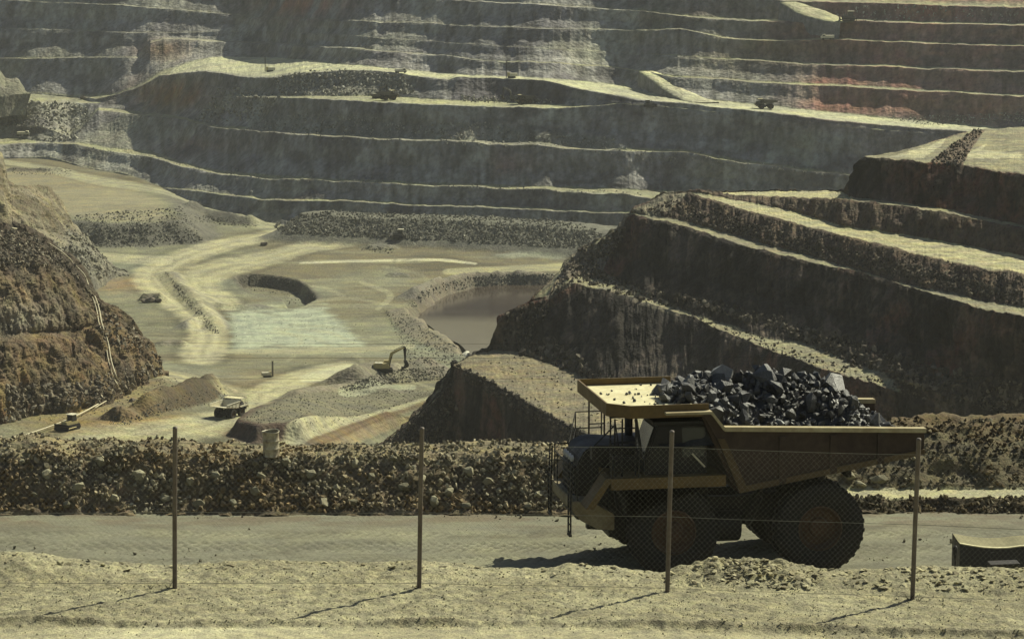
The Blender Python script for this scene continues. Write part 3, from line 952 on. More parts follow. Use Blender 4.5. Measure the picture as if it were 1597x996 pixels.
FB = at_z(FX, FY, floor_level(FX, FY))
FZ = np.zeros(FX.shape)
fn = fbm(FB / 30.0, 4, 71); fn2 = fbm(FB / 7.0, 4, 72); fn3 = fbm(FB / 90.0, 3, 73)
FZ += .55 * fn + .22 * fn2
alb = mixc(np.array([.165, .163, .104]), np.array([.138, .122, .075]), sstep(-.25, .3, fn3))
alb = mixc(alb, GREEN * .62, .65 * sstep(.0, .4, fbm(FB / 55.0, 4, 75)) * sstep(360, 420, FY) * sstep(620, 560, FY))
alb = mixc(alb, alb * .72, sstep(.1, .45, fn))
alb = mixc(alb, np.array([.24, .235, .148]), .5 * sstep(.1, .4, fbm(FB / np.array([60, 18, 1]), 4, 77)))


def world_poly(poly, py_z=None):
    p = np.asarray(poly, float)
    return at_z(p[:, 0], p[:, 1], floor_level(p[:, 0], p[:, 1]))[:, :2]


def raise_poly(poly, h, edge, ragged=2., seed=0, inside=True):
    sd = poly_sdf(FB[..., 0], FB[..., 1], world_poly(poly)) + ragged * fbm(FB / 9.0, 3, 200 + seed)
    return h * sstep(edge, -edge, sd), sd


def ridge(line, w, h, seed=0, ragged=.35, taper=True):
    wl = world_poly(smooth_line(line, 8))
    d, t = seg_dist(FB[..., 0], FB[..., 1], wl, False, True)
    e = sstep(0, .12, t) * sstep(1, .88, t) if taper else 1.0
    hh = h * (1 + ragged * fbm(FB / 8.0, 3, 300 + seed) + .10 * fbm(FB / np.array([3, 6, 3.]), 2, 310 + seed)) * e
    return hh * np.clip(1.15 - d / w, 0, 1), d


def put(dz):
    global FZ
    FZ = np.maximum(FZ, 0) * 0 + np.where(dz > FZ, dz, FZ)


rub_col = np.array([.115, .111, .088])
# long heap of blasted rock under the far wall
dz, d = ridge([(425, 362), (500, 366), (620, 371), (740, 376), (850, 383), (950, 392), (1040, 402)], 30, 12.5, 1, .10)
put(np.minimum(dz, 10.0 + .8 * fn)); RPM = sstep(.3, 1.4, dz)
# terrace at the left with a rubble face
dz, sd = raise_poly([(-140, 250), (60, 262), (150, 268), (215, 278), (262, 300), (292, 330), (312, 368), (300, 376), (230, 381), (150, 381), (80, 372), (-140, 360)], 8.5, 9, 3., 1)
dz = dz * (.12 + .88 * sstep(292, 352, FY)); FZ = FZ + dz; alb = mixc(alb, rub_col * 1.0, sstep(13, 6, np.abs(sd)) * sstep(300, 330, FY))
alb = mixc(alb, np.array([.27, .24, .15]), .6 * sstep(-10, -20, sd))
# curved cut in the floor
cut = [(371, 431), (390, 428), (412, 429), (440, 433), (460, 437), (480, 450), (490, 466), (470, 476), (452, 480), (446, 466), (430, 462), (400, 458), (384, 450)]
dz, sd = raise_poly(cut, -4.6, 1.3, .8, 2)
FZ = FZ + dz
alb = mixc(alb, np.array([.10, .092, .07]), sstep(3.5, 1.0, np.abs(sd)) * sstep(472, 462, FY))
# raised working plateau near the ridge, with its dark cut
plat = [(364, 678), (368, 668), (392, 655), (420, 630), (455, 614), (530, 605), (600, 602), (700, 600), (700, 626), (600, 650), (520, 668), (484, 682), (470, 690), (400, 690)]
dz, sd = raise_poly(plat, 3.6, 1.6, 1.2, 3)
dz = dz * sstep(560, 470, FX) * (.22 + .78 * sstep(618, 664, FY))
FZ = FZ + dz
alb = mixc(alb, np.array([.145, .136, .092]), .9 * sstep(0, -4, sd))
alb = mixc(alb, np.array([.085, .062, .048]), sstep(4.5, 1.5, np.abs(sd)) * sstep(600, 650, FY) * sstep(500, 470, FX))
for k, (ln, w, h, cc) in enumerate((
        ([(205, 652), (230, 641), (262, 631), (300, 620), (335, 610), (354, 612)], 5.0, 4.4, np.array([.065, .052, .033])),       # windrow beside the white truck
        ([(528, 604), (560, 598), (600, 592), (650, 588), (692, 584)], 8, 5.0, np.array([.17, .155, .115])),                     # rubble the excavator stands on
        ([(440, 622), (500, 612), (540, 606), (600, 612), (640, 616)], 4, 1.2, np.array([.18, .165, .12])),
        ([(640, 470), (665, 456), (705, 446), (745, 440), (790, 437), (850, 437), (890, 440)], 7, 4.0, np.array([.20, .185, .14])),   # bank round the pond
        ([(632, 480), (645, 500), (665, 520), (690, 534), (715, 545), (735, 556)], 8, 2.2, np.array([.20, .18, .125])),
        ([(258, 420), (275, 445), (300, 470), (330, 500), (345, 520)], 5, 2.4, np.array([.17, .165, .13])),
        ([(220, 470), (240, 468), (256, 472)], 4, 3.0, np.array([.14, .125, .09])),
        ([(176, 655), (188, 651), (200, 656)], 4, 2.4, np.array([.13, .13, .12])),
        ([(300, 455), (340, 478), (400, 480), (440, 480)], 5, 1.4, np.array([.17, .16, .12])),
        ([(285, 515), (300, 505), (312, 500)], 4, 1.6, np.array([.16, .155, .12])),
        ([(245, 540), (270, 537), (290, 540)], 4, 1.6, np.array([.17, .155, .11])),
        ([(570, 389), (590, 386), (612, 390)], 6, 1.8, np.array([.14, .135, .105])),
        ([(605, 431), (620, 429), (632, 432)], 4, 1.2, np.array([.14, .135, .105])),
        ([(770, 402), (830, 399), (890, 405)], 10, 1.0, np.array([.20, .205, .15])),
        ([(10, 268), (50, 270), (105, 268)], 6, 1.8, np.array([.11, .10, .075])),
        ([(440, 694), (520, 672), (600, 650), (700, 618)], 3, .9, np.array([.15, .118, .07])),
        ([(480, 700), (560, 676), (640, 650)], 3, .9, np.array([.15, .11, .062])),
        ([(290, 334), (340, 340), (400, 352)], 8, 4.0, np.array([.12, .115, .09])),
        ([(340, 620), (380, 622), (420, 616)], 4, 1.0, np.array([.16, .155, .12])))):
    dz, d = ridge(ln, w, h, 10 + k)
    FZ = FZ + dz
    alb = mixc(alb, cc, sstep(.15, .7, dz))
# pond basin
pond = [(640, 486), (652, 472), (690, 452), (740, 441), (800, 437), (900, 437), (960, 450), (960, 520), (860, 552), (770, 565), (738, 556), (716, 536), (692, 526), (670, 508), (650, 497)]
sd = poly_sdf(FB[..., 0], FB[..., 1], world_poly(pond)) + 2.0 * fbm(FB / 8, 3, 401)
FZ = np.where(sd < 3, FZ * sstep(-4, 3, sd), FZ)
pz = floor_level(FX, FY)
FZ = FZ + sstep(4, -5, sd) * np.minimum(-168.5 - pz, 0)
alb = mixc(alb, np.array([.12, .10, .072]), .7 * sstep(5, 0, sd))

# tracks and haul roads worn into the floor
ROADC = np.array([.36, .335, .20])


def track(line, w, col=ROADC, amt=.8, ruts=True, soft=.3):
    global alb
    ln = smooth_line([(a, b) for a, b in line], 8)
    d, t = seg_dist(FX, FY * 2.2, [(a, b * 2.2) for a, b in ln], False, True)
    ww = w if np.isscalar(w) else np.interp(t, np.linspace(0, 1, len(w)), w)
    m = sstep(1.2, 1 - soft, d / ww + .30 * fn2)
    sh = sstep(1.1, 1.3, d / ww + .3 * fn2) * sstep(1.75, 1.4, d / ww + .3 * fn2)
    if ruts: alb = mixc(alb, alb * .68, .7 * amt * sh)
    c = col
    if ruts:
        r = .5 + .5 * np.cos(d / ww * 9.0)
        c = mixc(np.broadcast_to(col, alb.shape), col * .74, r * sstep(.15, .5, .5 + fn2))
    alb = mixc(alb, c, amt * m) if not ruts else alb * (1 - amt * m)[..., None] + c * (amt * m)[..., None]


alb = mixc(alb, OCHRE * .85, .75 * np.exp(-((FX - 190) / 130) ** 2 - ((FY - 665) / 22) ** 2) * (1 + .8 * fn))
alb = mixc(alb, np.array([.205, .165, .082]), .8 * sstep(300, 200, FX) * sstep(575, 600, FY) * sstep(660, 640, FY))
alb = mixc(alb, np.array([.25, .16, .085]), .6 * np.exp(-((FX - 190) / 60) ** 2 - ((FY - 443) / 12) ** 2))
alb = mixc(alb, np.array([.26, .215, .125]), .5 * np.exp(-((FX - 430) / 90) ** 2 - ((FY - 600) / 18) ** 2))
_g = in_poly(FX, FY, [(352, 484), (420, 480), (505, 476), (540, 505), (572, 543), (480, 545), (400, 545), (362, 548)])
alb = mixc(alb, mixc(np.array([.345, .375, .27]), np.array([.27, .30, .225]), sstep(-.1, .3, fn2 + .3 * np.sin((FX + FY * 1.4) / 4.2) * np.sin((FX * .7 - FY * 2) / 4.5))), .85 * sstep(6, -10, poly_sdf(FX, FY, [(352, 484), (420, 480), (505, 476), (540, 505), (572, 543), (480, 545), (400, 545), (362, 548)]) + 10 * fn2))
track([(-20, 250), (60, 262), (140, 282), (220, 296), (300, 314), (370, 336), (430, 354), (480, 362)], [10, 13, 16, 18], np.array([.33, .32, .205]), .75)
track([(450, 362), (400, 372), (350, 382), (300, 397), (262, 414), (240, 428), (244, 446), (275, 466), (305, 488), (322, 508), (325, 530), (315, 552)], [15, 18, 26, 30, 30, 28, 34], np.array([.39, .365, .225]), .9)
track([(640, 370), (560, 376), (480, 386), (420, 402), (350, 418), (315, 432), (322, 455), (350, 474)], [14, 16, 22, 34, 24], np.array([.38, .36, .22]), .8)
track([(150, 400), (200, 404), (250, 406)], [14, 16], np.array([.38, .36, .225]), .75)
track([(470, 410), (560, 407), (680, 406), (740, 412)], [3, 5, 4], np.array([.45, .43, .28]), .9, False)
track([(640, 372), (760, 380), (880, 384), (960, 388)], [20, 22, 16], np.array([.31, .33, .22]), .6, False)
track([(700, 424), (800, 420), (900, 415)], [10, 14], np.array([.38, .36, .21]), .6, False)
track([(260, 585), (320, 600), (370, 614), (420, 616)], [16, 20, 16], np.array([.34, .315, .19]), .75)
track([(540, 572), (470, 590), (410, 618), (390, 640), (330, 660), (240, 680), (150, 694)], [20, 26, 30, 44, 60], np.array([.37, .35, .21]), .88)
track([(430, 702), (510, 672), (600, 645), (720, 608)], [16, 14, 10], np.array([.36, .345, .215]), .9)
track([(500, 708), (590, 672), (660, 646)], [12, 10], np.array([.24, .20, .115]), .8)
track([(330, 548), (420, 548), (560, 545), (640, 540)], [8, 9, 8], np.array([.33, .31, .19]), .6, False)
_tr = np.random.default_rng(99)
for _k in range(22):
    _x, _y = _tr.uniform(260, 640), _tr.uniform(385, 600)
    _a = _tr.uniform(-.5, .9); _l = _tr.uniform(60, 190)
    _q = [(_x, _y), (_x + _l * .5 * math.cos(_a), _y + _l * .18 * math.sin(_a)), (_x + _l * math.cos(_a + .5), _y + _l * .33 * math.sin(_a + .3))]
    track(_q, _tr.uniform(2.5, 6), np.array([.31, .30, .19]) if _tr.uniform() < .55 else np.array([.135, .13, .085]), _tr.uniform(.25, .5), _tr.uniform() < .4)
track([(480, 590), (520, 582), (545, 578)], [14, 20], np.array([.42, .41, .26]), .8, False)
track([(640, 604), (600, 606), (540, 614)], [10, 14], np.array([.33, .34, .23]), .6, False)
alb = mixc(alb, mixc(np.array([.105, .104, .084]), np.array([.145, .142, .115]), sstep(-.2, .2, fn2)), .92 * RPM)
FP = FB.copy()
FP[..., 2] += FZ
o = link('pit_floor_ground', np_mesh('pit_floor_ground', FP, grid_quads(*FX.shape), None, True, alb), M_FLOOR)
tag(o, None, None, None, 'structure')


class FloorAt:
    @staticmethod
    def at(px, py):
        px = np.atleast_1d(px); py = np.atleast_1d(py)
        j = np.clip(np.searchsorted(fx, px), 0, len(fx) - 1)
        i = np.clip(np.searchsorted(-fy, -py), 0, len(fy) - 1)
        return FP[i, j]


def floor_xy(px, py):
    """ground point of the pit floor under base pixel (px, py)"""
    return FloorAt.at(px, py)[0]


class FV:
    """what a sight line meets on the pit floor once the mounds are raised"""
    rel = FP - np.array([0, 0, CAMZ])
    _fw = rel[..., 1] * cP - rel[..., 2] * sP
    _up = rel[..., 1] * sP + rel[..., 2] * cP
    vpy = CY - _up / _fw * F

    @classmethod
    def at(cls, px, py):
        if np.ndim(px): return np.array([cls.at(float(a), float(b)) for a, b in zip(px, py)])
        j = int(np.clip(np.searchsorted(fx, px), 0, len(fx) - 1))
        col = cls.vpy[:, j]
        lo = np.minimum(col[:-1], col[1:]); hi = np.maximum(col[:-1], col[1:])
        ok = np.nonzero((lo <= py) & (py <= hi))[0]
        i = int(ok[0]) if len(ok) else min(int(np.argmin(np.abs(col - py))), len(col) - 2)
        d = col[i + 1] - col[i]
        t = min(max((py - col[i]) / d, 0), 1) if abs(d) > 1e-6 else 0
        p = FP[i, j] * (1 - t) + FP[i + 1, j] * t
        p[0] += (px - fx[j]) / F * p[1]
        return p


_q = []
for a in (
    ([(425, 352), (470, 334), (560, 326), (700, 329), (850, 336), (930, 358), (960, 388), (850, 386), (700, 376), (560, 370), (440, 364)], 9500, .25, 1.5, 61),
    ([(95, 372), (120, 336), (200, 330), (290, 322), (312, 366), (318, 377), (230, 386), (150, 386)], 2400, .3, 1.3, 62),
    ([(205, 652), (262, 620), (340, 602), (356, 614), (352, 630), (300, 634), (215, 656)], 1500, .12, .7, 63),
    ([(530, 606), (600, 578), (692, 572), (692, 592), (600, 600), (540, 610)], 2400, .15, .9, 64),
    ([(635, 478), (665, 448), (745, 430), (880, 426), (880, 442), (745, 446), (665, 464), (650, 480)], 2000, .2, 1.1, 65),
    ([(600, 485), (640, 490), (690, 530), (735, 552), (700, 570), (640, 570)], 1600, .12, .9, 66),
    ([(372, 660), (400, 640), (460, 612), (640, 606), (690, 612), (600, 640), (480, 680), (470, 660)], 2600, .08, .6, 67),
    ([(255, 420), (300, 470), (345, 520), (330, 520), (280, 460)], 600, .2, .8, 68),
    ([(60, 640), (180, 622), (260, 584), (300, 600), (180, 640), (60, 660)], 700, .1, .6, 69),
    ([(172, 648), (200, 646), (206, 662), (170, 662)], 200, .15, .6, 70),
    ([(340, 480), (560, 480), (640, 560), (400, 575)], 700, .1, .45, 71),
    ([(290, 330), (400, 350), (400, 356), (290, 345)], 300, .3, 1.0, 72),
    ([(372, 428), (440, 430), (490, 464), (450, 476), (440, 462), (390, 452)], 500, .15, .7, 73),
    ([(560, 390), (580, 383), (615, 388), (610, 396)], 160, .2, .9, 74),
    ([(20, 262), (110, 262), (110, 274), (20, 274)], 200, .3, 1.0, 75),
):
    _q.append(scat_on(FV, *a))
_p = np.concatenate([a for a, b in _q]); _s = np.concatenate([b for a, b in _q])
_c = mixc(np.array([.11, .106, .083]), np.array([.23, .222, .172]), RNG.uniform(0, 1, len(_p)) ** 1.3)
_s = _s * .62
_far = _p[:, 1] > 1150
_s = np.where(_far, _s * 1.25, _s)
scatter('floor_rubble', _p, _s, M_STONE, _c, 0, 9, .3, label='loose grey rubble heaped about the pit floor')

# pond
pw = smooth_line(pond + [pond[0]], 6)
pp = at_z(pw[:, 0], pw[:, 1], -166.6)
m, nt, bs = nodes_of('pond_water')
tc = N(nt, 'ShaderNodeTexCoord')
nn = noise_node(nt, tc.outputs['Object'], .06, 4, .6)
cr = N(nt, 'ShaderNodeMix', data_type='RGBA')
sx_ = N(nt, 'ShaderNodeSeparateXYZ'); nt.links.new(tc.outputs['Object'], sx_.inputs[0])
silt = ramp(nt, math_n(nt, 'ADD', sx_.outputs['Y'], math_n(nt, 'MULTIPLY', nn.outputs[0], 30.0)), 1, 0, 1128, 1150)
nt.links.new(math_n(nt, 'ADD', math_n(nt, 'MULTIPLY', silt, .85), ramp(nt, nn.outputs[0], 0, .15, .35, .7)), cr.inputs['Factor'])
cr.inputs['A'].default_value = (.05, .037, .029, 1); cr.inputs['B'].default_value = (.20, .178, .125, 1)
nt.links.new(cr.outputs['Result'], bs.inputs['Base Color'])
bs.inputs['Roughness'].default_value = .12
nw = noise_node(nt, tc.outputs['Object'], 1.2, 3, .5)
bp = N(nt, 'ShaderNodeBump'); bp.inputs['Strength'].default_value = .05; bp.inputs['Distance'].default_value = .1
nt.links.new(nw.outputs[0], bp.inputs['Height']); nt.links.new(bp.outputs[0], bs.inputs['Normal'])
bm = bmesh.new()
bm.faces.new([bm.verts.new(v) for v in pp[:-1]])
bmesh.ops.triangulate(bm, faces=bm.faces[:])
me = bpy.data.meshes.new('pond_water'); bm.to_mesh(me); bm.free()
o = link('pond_water', me, m); tag(o, None, None, None, 'structure')

# ground beyond and below everything, out to the horizon
bm = bmesh.new()
bmesh.ops.create_grid(bm, x_segments=8, y_segments=8, size=15000)
me = bpy.data.meshes.new('ground'); bm.to_mesh(me); bm.free()
a = me.color_attributes.new('albedo', 'FLOAT_COLOR', 'POINT')
a.data.foreach_set('color', np.tile(np.array([.20, .185, .125, 1], np.float32), len(me.vertices)))
o = link('ground', me, M_FAR); o.location = (0, 0, -176 + CAMZ)
tag(o, None, None, None, 'structure')
# ------------------------------------------------------------------ small mesh builder for machines
class MB:
    def __init__(s):
        s.bm = bmesh.new()

    def _xf(s, verts, M):
        for v in verts: v.co = M @ v.co

    def box(s, x0, x1, y0, y1, z0, z1, bev=0.0, M=None):
        r = bmesh.ops.create_cube(s.bm, size=1)
        vs = r['verts']
        for v in vs:
            v.co = Vector(((x0 + x1) / 2 + v.co.x * (x1 - x0), (y0 + y1) / 2 + v.co.y * (y1 - y0), (z0 + z1) / 2 + v.co.z * (z1 - z0)))
        if bev:
            es = list({e for v in vs for e in v.link_edges})
            rr = bmesh.ops.bevel(s.bm, geom=es, offset=bev, segments=2, affect='EDGES', profile=.6)
            vs = list({v for f in rr['faces'] for v in f.verts} | {v for v in vs if v.is_valid})
        if M is not None: s._xf(vs, M)
        return s

    def prism(s, poly, y0, y1, bev=0.0):
        """outline in the x-z plane, extruded along y"""
        a = [s.bm.verts.new((x, y0, z)) for x, z in poly]
        b = [s.bm.verts.new((x, y1, z)) for x, z in poly]
        n = len(poly)
        fs = [s.bm.faces.new(a), s.bm.faces.new(b[::-1])]
        for i in range(n):
            fs.append(s.bm.faces.new((a[i], b[i], b[(i + 1) % n], a[(i + 1) % n])))
        bmesh.ops.recalc_face_normals(s.bm, faces=fs)
        if bev:
            es = list({e for f in fs for e in f.edges})
            bmesh.ops.bevel(s.bm, geom=es, offset=bev, segments=2, affect='EDGES')
        return s

    def slab(s, poly, z0, z1):
        """outline in the x-y plane, extruded along z"""
        a = [s.bm.verts.new((x, y, z0)) for x, y in poly]
        b = [s.bm.verts.new((x, y, z1)) for x, y in poly]
        n = len(poly)
        fs = [s.bm.faces.new(a), s.bm.faces.new(b)]
        for i in range(n):
            fs.append(s.bm.faces.new((a[i], b[i], b[(i + 1) % n], a[(i + 1) % n])))
        bmesh.ops.recalc_face_normals(s.bm, faces=fs)
        return s

    def tube(s, pts, r, seg=8, r1=None, cap=True):
        pts = [Vector(p) for p in pts]
        rings = []
        for i, p in enumerate(pts):
            t = (pts[min(i + 1, len(pts) - 1)] - pts[max(i - 1, 0)]).normalized()
            u = t.orthogonal().normalized() if i == 0 else (u0 - t * u0.dot(t)).normalized()
            u0 = u
            v = t.cross(u)
            rr = r if r1 is None else r + (r1 - r) * i / (len(pts) - 1)
            rings.append([s.bm.verts.new(p + (u * math.cos(a) + v * math.sin(a)) * rr) for a in [2 * math.pi * k / seg for k in range(seg)]])
        for A, B in zip(rings[:-1], rings[1:]):
            for k in range(seg):
                s.bm.faces.new((A[k], A[(k + 1) % seg], B[(k + 1) % seg], B[k]))
        if cap:
            s.bm.faces.new(rings[0][::-1]); s.bm.faces.new(rings[-1])
        return s

    def lathe(s, prof, seg=48, axis='y', center=(0, 0, 0)):
        """prof: (radius, along) closed outline swept round the axis"""
        c = Vector(center)
        rings = []
        for k in range(seg):
            a = 2 * math.pi * k / seg
            row = []
            for r, h in prof:
                if axis == 'y': p = Vector((r * math.cos(a), h, r * math.sin(a)))
                elif axis == 'z': p = Vector((r * math.cos(a), r * math.sin(a), h))
                else: p = Vector((h, r * math.cos(a), r * math.sin(a)))
                row.append(s.bm.verts.new(c + p))
            rings.append(row)
        fs = []
        n = len(prof)
        for k in range(seg):
            A, B = rings[k], rings[(k + 1) % seg]
            for i in range(n):
                j = (i + 1) % n
                fs.append(s.bm.faces.new((A[i], A[j], B[j], B[i])))
        bmesh.ops.recalc_face_normals(s.bm, faces=fs)
        return s

    def build(s, name, mat, parent=None, smooth=False, angle=None):
        me = bpy.data.meshes.new(name)
        s.bm.to_mesh(me); s.bm.free()
        if smooth or angle:
            me.polygons.foreach_set('use_smooth', np.ones(len(me.polygons), bool))
            if angle: me.set_sharp_from_angle(angle=math.radians(angle))
        return link(name, me, mat, parent)


def kids(o):
    return [c for c in bpy.data.objects if c.parent == o]


def copy_tree(o, parent=None, skip=()):
    c = o.copy(); COL.objects.link(c)
    c.parent = parent
    for ch in kids(o):
        if ch.name.split('.')[0] not in skip:
            copy_tree(ch, c, skip)
    return c


M_YEL = plain_mat('ochre_paint', (.128, .080, .022), .6, 0, .35, (.108, .08, .038), .75, 1.3, .12)
M_BODY = plain_mat('tipper_steel', (.062, .043, .030), .75, 0, .25, (.045, .033, .026), .8, .9, .2)
M_DUSTY = plain_mat('dusty_plate', (.60, .56, .35), .9, 0, .15, (.46, .40, .23), .8, 1.2, .15)
M_BLACK = plain_mat('black_frame', (.017, .0165, .016), .6, 0, .3, (.034, .030, .023), .6, 1.5, .15)
M_TYRE = plain_mat('tyre_rubber', (.018, .017, .016), .85, 0, .25, (.05, .043, .032), .45, 1.6, .25)
M_RIM = plain_mat('wheel_steel', (.075, .042, .022), .7, 0, .3, (.06, .04, .028), .8, 2.0, .2)
M_GLASS = plain_mat('dark_glass', (.03, .035, .038), .12, 0, .6, None, 0, 1, .0)
M_CREAM = plain_mat('cream_paint', (.62, .58, .42), .5, 0, .4, (.36, .32, .2), .6, .8, .1)
M_LAMP = plain_mat('lamp_glass', (.5, .5, .46), .2, 0, .6, None, 0, 1, 0)
M_GALV = plain_mat('galvanised', (.25, .245, .20), .55, .1, .3, (.18, .17, .13), .5, 6, .05)
M_POST = plain_mat('weathered_post', (.14, .122, .10), .6, .25, .35, (.11, .085, .065), .7, 3, .1)
M_ORE = plain_mat('ore_rock', (.042, .041, .039), .5, 0, .35, (.115, .114, .105), .75, 1.8, .5, rnd=.55, var=.3)
M_ORE_PALE = plain_mat('pale_ore_rock', (.20, .205, .20), .6, 0, .35, (.13, .132, .13), .7, 1.5, .4)
M_BOULD = plain_mat('boulder_rock', (.27, .255, .17), .9, 0, .15, (.19, .165, .105), .8, 2.0, .5, rnd=.3, var=.25)

# ================================================================== foreground: haul road, bank, rubble berm
M_ROAD = terrain_mat('road_dirt', .22, contrast=.14, bump=.35, hue=.05)
M_BANK = terrain_mat('bank_gravel', .034, contrast=.5, bump=1.0, hue=.06)
M_BERM = terrain_mat('berm_soil', .14, contrast=.35, bump=.9, hue=.1)
M_PEB = terrain_mat('pebble', .06, contrast=.2, bump=.2, hue=.05, fine=.2)

rx = np.concatenate([np.linspace(-140, -24, 40), np.arange(-23.9, 24, .11), np.linspace(24.1, 140, 40)])
ry = np.concatenate([np.linspace(50, 84, 25), np.arange(84.2, 103.9, .11), []])
RX, RY = np.meshgrid(rx, ry)
RP = np.stack([RX, RY, RX * 0], -1)
q1 = fbm(RP / np.array([6, 2.2, 1]), 4, 501); q2 = fbm(RP / np.array([1.5, .7, 1]), 4, 502); q3 = fbm(RP / .35, 3, 503)
ralb_ = None
RP[..., 2] = .06 * q1 + .018 * q2 + .012 * q3
ralb = mixc(np.array([.178, .174, .124]), np.array([.148, .143, .102]), sstep(-.2, .3, q2))
ralb = mixc(ralb, np.array([.235, .228, .148]), .6 * sstep(.0, .4, q1))
ralb = mixc(ralb, np.array([.155, .122, .085]), .55 * sstep(99.3, 101.6, RY + .5 * q1) * sstep(-.3, .2, q2))
for yc, amt in ((88.9, .8), (90.3, .7), (92.1, 1.), (93.0, 1.), (95.2, .6), (96.6, .9), (97.4, .9), (99.2, .5), (86.5, .5)):
    yy = RY - yc - .25 * np.sin(RX / 14 + yc)
    band = np.exp(-(yy / .40) ** 4)
    ph = RX / .42 + np.abs(yy) * 1.6 + np.where(yy > 0, .5, 0)
    lug = sstep(.1, .35, np.abs((ph % 1) - .5))
    RP[..., 2] += amt * band * (.085 * lug - .06) * (.55 + .6 * sstep(-.3, .2, q1 + .3 * q2))
    ralb = mixc(ralb, ralb * (.55 + .75 * lug)[..., None], band * amt * (.35 + .5 * sstep(-.3, .2, q1 + .3 * q2)))
rub = sstep(.25, .5, q2 + .4 * q3) * sstep(.1, .4, fbm(RP / np.array([9, 1.6, 1]), 3, 509))
ralb = mixc(ralb, np.array([.11, .10, .07]), .6 * rub)
o = link('haul_road', np_mesh('haul_road', RP, grid_quads(*RX.shape), None, True, ralb), M_ROAD)
tag(o, None, None, None, 'structure')
_r = np.random.default_rng(5)
n = 3200
pp = np.stack([_r.uniform(-20, 20, n), 84 + 18.4 * _r.uniform(0, 1, n) ** .8, np.full(n, .0)], -1)
cl = fbm(pp / np.array([5, 1.4, 1]), 3, 55) > .12
scatter('road_stones', pp[cl], (.02 + .09 * _r.uniform(0, 1, n) ** 5)[cl], M_PEB, np.array([.17, .155, .11]), 0, 15, .1, label='small stones strewn on the haul road')

# rubble berm along the far edge of the road
bx = np.concatenate([np.linspace(-140, -23, 30), np.arange(-22.9, 23, .13), np.linspace(23.1, 140, 30)])
PL = [(102.0, -.05), (102.35, .12), (102.9, .55), (103.6, 1.12), (104.15, 1.50), (104.6, 1.62), (105.5, 1.74), (106.3, 1.55), (108, .2), (113, -5), (160, -38), (260, -82), (420, -130), (560, -158)]
PR = [(102.4, -.05), (102.7, .14), (103.0, .33), (103.25, .36), (103.9, .36), (104.6, .40), (105.4, 1.0), (106.6, 1.75), (107.6, 2.15), (109.0, 2.3), (112, .5), (160, -38), (260, -82), (420, -130)]
wb = sstep(7.5, 11.0, bx)
rows = []
nsub = 9
for (a, b) in zip(range(len(PL) - 1), range(1, len(PL))):
    for t in np.linspace(0, 1, nsub, endpoint=False):
        l = np.array(PL[a]) * (1 - t) + np.array(PL[b]) * t
        r = np.array(PR[a]) * (1 - t) + np.array(PR[b]) * t
        rows.append(np.stack([bx, l[0] * (1 - wb) + r[0] * wb, l[1] * (1 - wb) + r[1] * wb], -1))
BP = np.stack(rows)
hv = fbm(np.stack([bx / 6, bx * 0, bx * 0], -1), 3, 81)
hgt = np.interp(bx, [-22, -17.5, -9, -3, 2, 8], [.18, .12, -.02, .0, -.06, -.12])
BP[..., 2] += (hgt + .20 * hv + .10 * fbm(np.stack([bx / 1.7, bx * 0 + 3, bx * 0], -1), 3, 91))[None] * sstep(.2, 1.4, BP[..., 2])
BP[..., 1] += .35 * fbm(np.stack([bx / 3, bx * 0 + 5, bx * 0], -1), 3, 83)[None]
nn = grid_normals(BP)
nb = .22 * fbm(BP / .9, 4, 84) + .09 * ridged(BP / .3, 3, 85)
ledge = sstep(9, 11, BP[..., 0]) * (BP[..., 2] > .3) * (BP[..., 1] > 103.2) * (BP[..., 1] < 104.65)
BP += nn * (nb * (1 - .85 * ledge))[..., None]
balb = mixc(np.array([.105, .085, .054]), np.array([.16, .13, .084]), sstep(-.3, .3, fbm(BP / 2.0, 4, 86)))
balb = mixc(balb, np.array([.25, .215, .13]), .8 * sstep(.6, .85, nn[..., 2]) * (BP[..., 1] > 104))
balb = mixc(balb, np.array([.36, .34, .21]), .95 * ledge)
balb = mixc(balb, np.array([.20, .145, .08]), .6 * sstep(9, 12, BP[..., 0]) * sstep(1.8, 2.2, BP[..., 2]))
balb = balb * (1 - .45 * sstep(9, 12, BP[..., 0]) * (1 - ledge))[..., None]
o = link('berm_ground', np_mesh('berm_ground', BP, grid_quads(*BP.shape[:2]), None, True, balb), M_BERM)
tag(o, None, None, None, 'structure')


def berm_z(x, y):
    j = np.clip(np.searchsorted(bx, x), 0, len(bx) - 1)
    i = np.array([np.argmin(np.abs(BP[:, jj, 1] - yy)) for jj, yy in zip(j, y)])
    return BP[i, j]


_r = np.random.default_rng(77)
n1, n2, n3 = 16000, 4500, 5200
x1 = _r.uniform(-20, 9.5, n1); y1 = 102.25 + 2.1 * _r.uniform(0, 1, n1) ** 1.0
x2 = _r.uniform(-20, 9.5, n2); y2 = _r.uniform(104.1, 106.2, n2)
x3 = _r.uniform(9, 20, n3); y3 = np.where(_r.uniform(0, 1, n3) < .35, _r.uniform(102.4, 103.3, n3), _r.uniform(104.5, 108.5, n3))
P1 = berm_z(np.concatenate([x1, x2, x3]), np.concatenate([y1, y2, y3]))
P1[:, 0] = np.concatenate([x1, x2, x3])
sz = np.concatenate([.022 + .135 * _r.uniform(0, 1, n1) ** 4.0, .03 + .10 * _r.uniform(0, 1, n2) ** 2.2, .03 + .12 * _r.uniform(0, 1, n3) ** 3.5])
cc = mixc(np.array([.15, .128, .084]), np.array([.36, .33, .225]), _r.uniform(0, 1, len(sz)) ** 1.7)
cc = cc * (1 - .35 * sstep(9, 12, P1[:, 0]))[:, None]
dens = fbm(P1 / np.array([1.6, 1.6, .6]), 3, 92) + .35 * _r.uniform(-1, 1, len(P1)) > -.16
big_ = sz > .09
keep = dens | big_
P1, sz, cc = P1[keep], sz[keep], cc[keep]
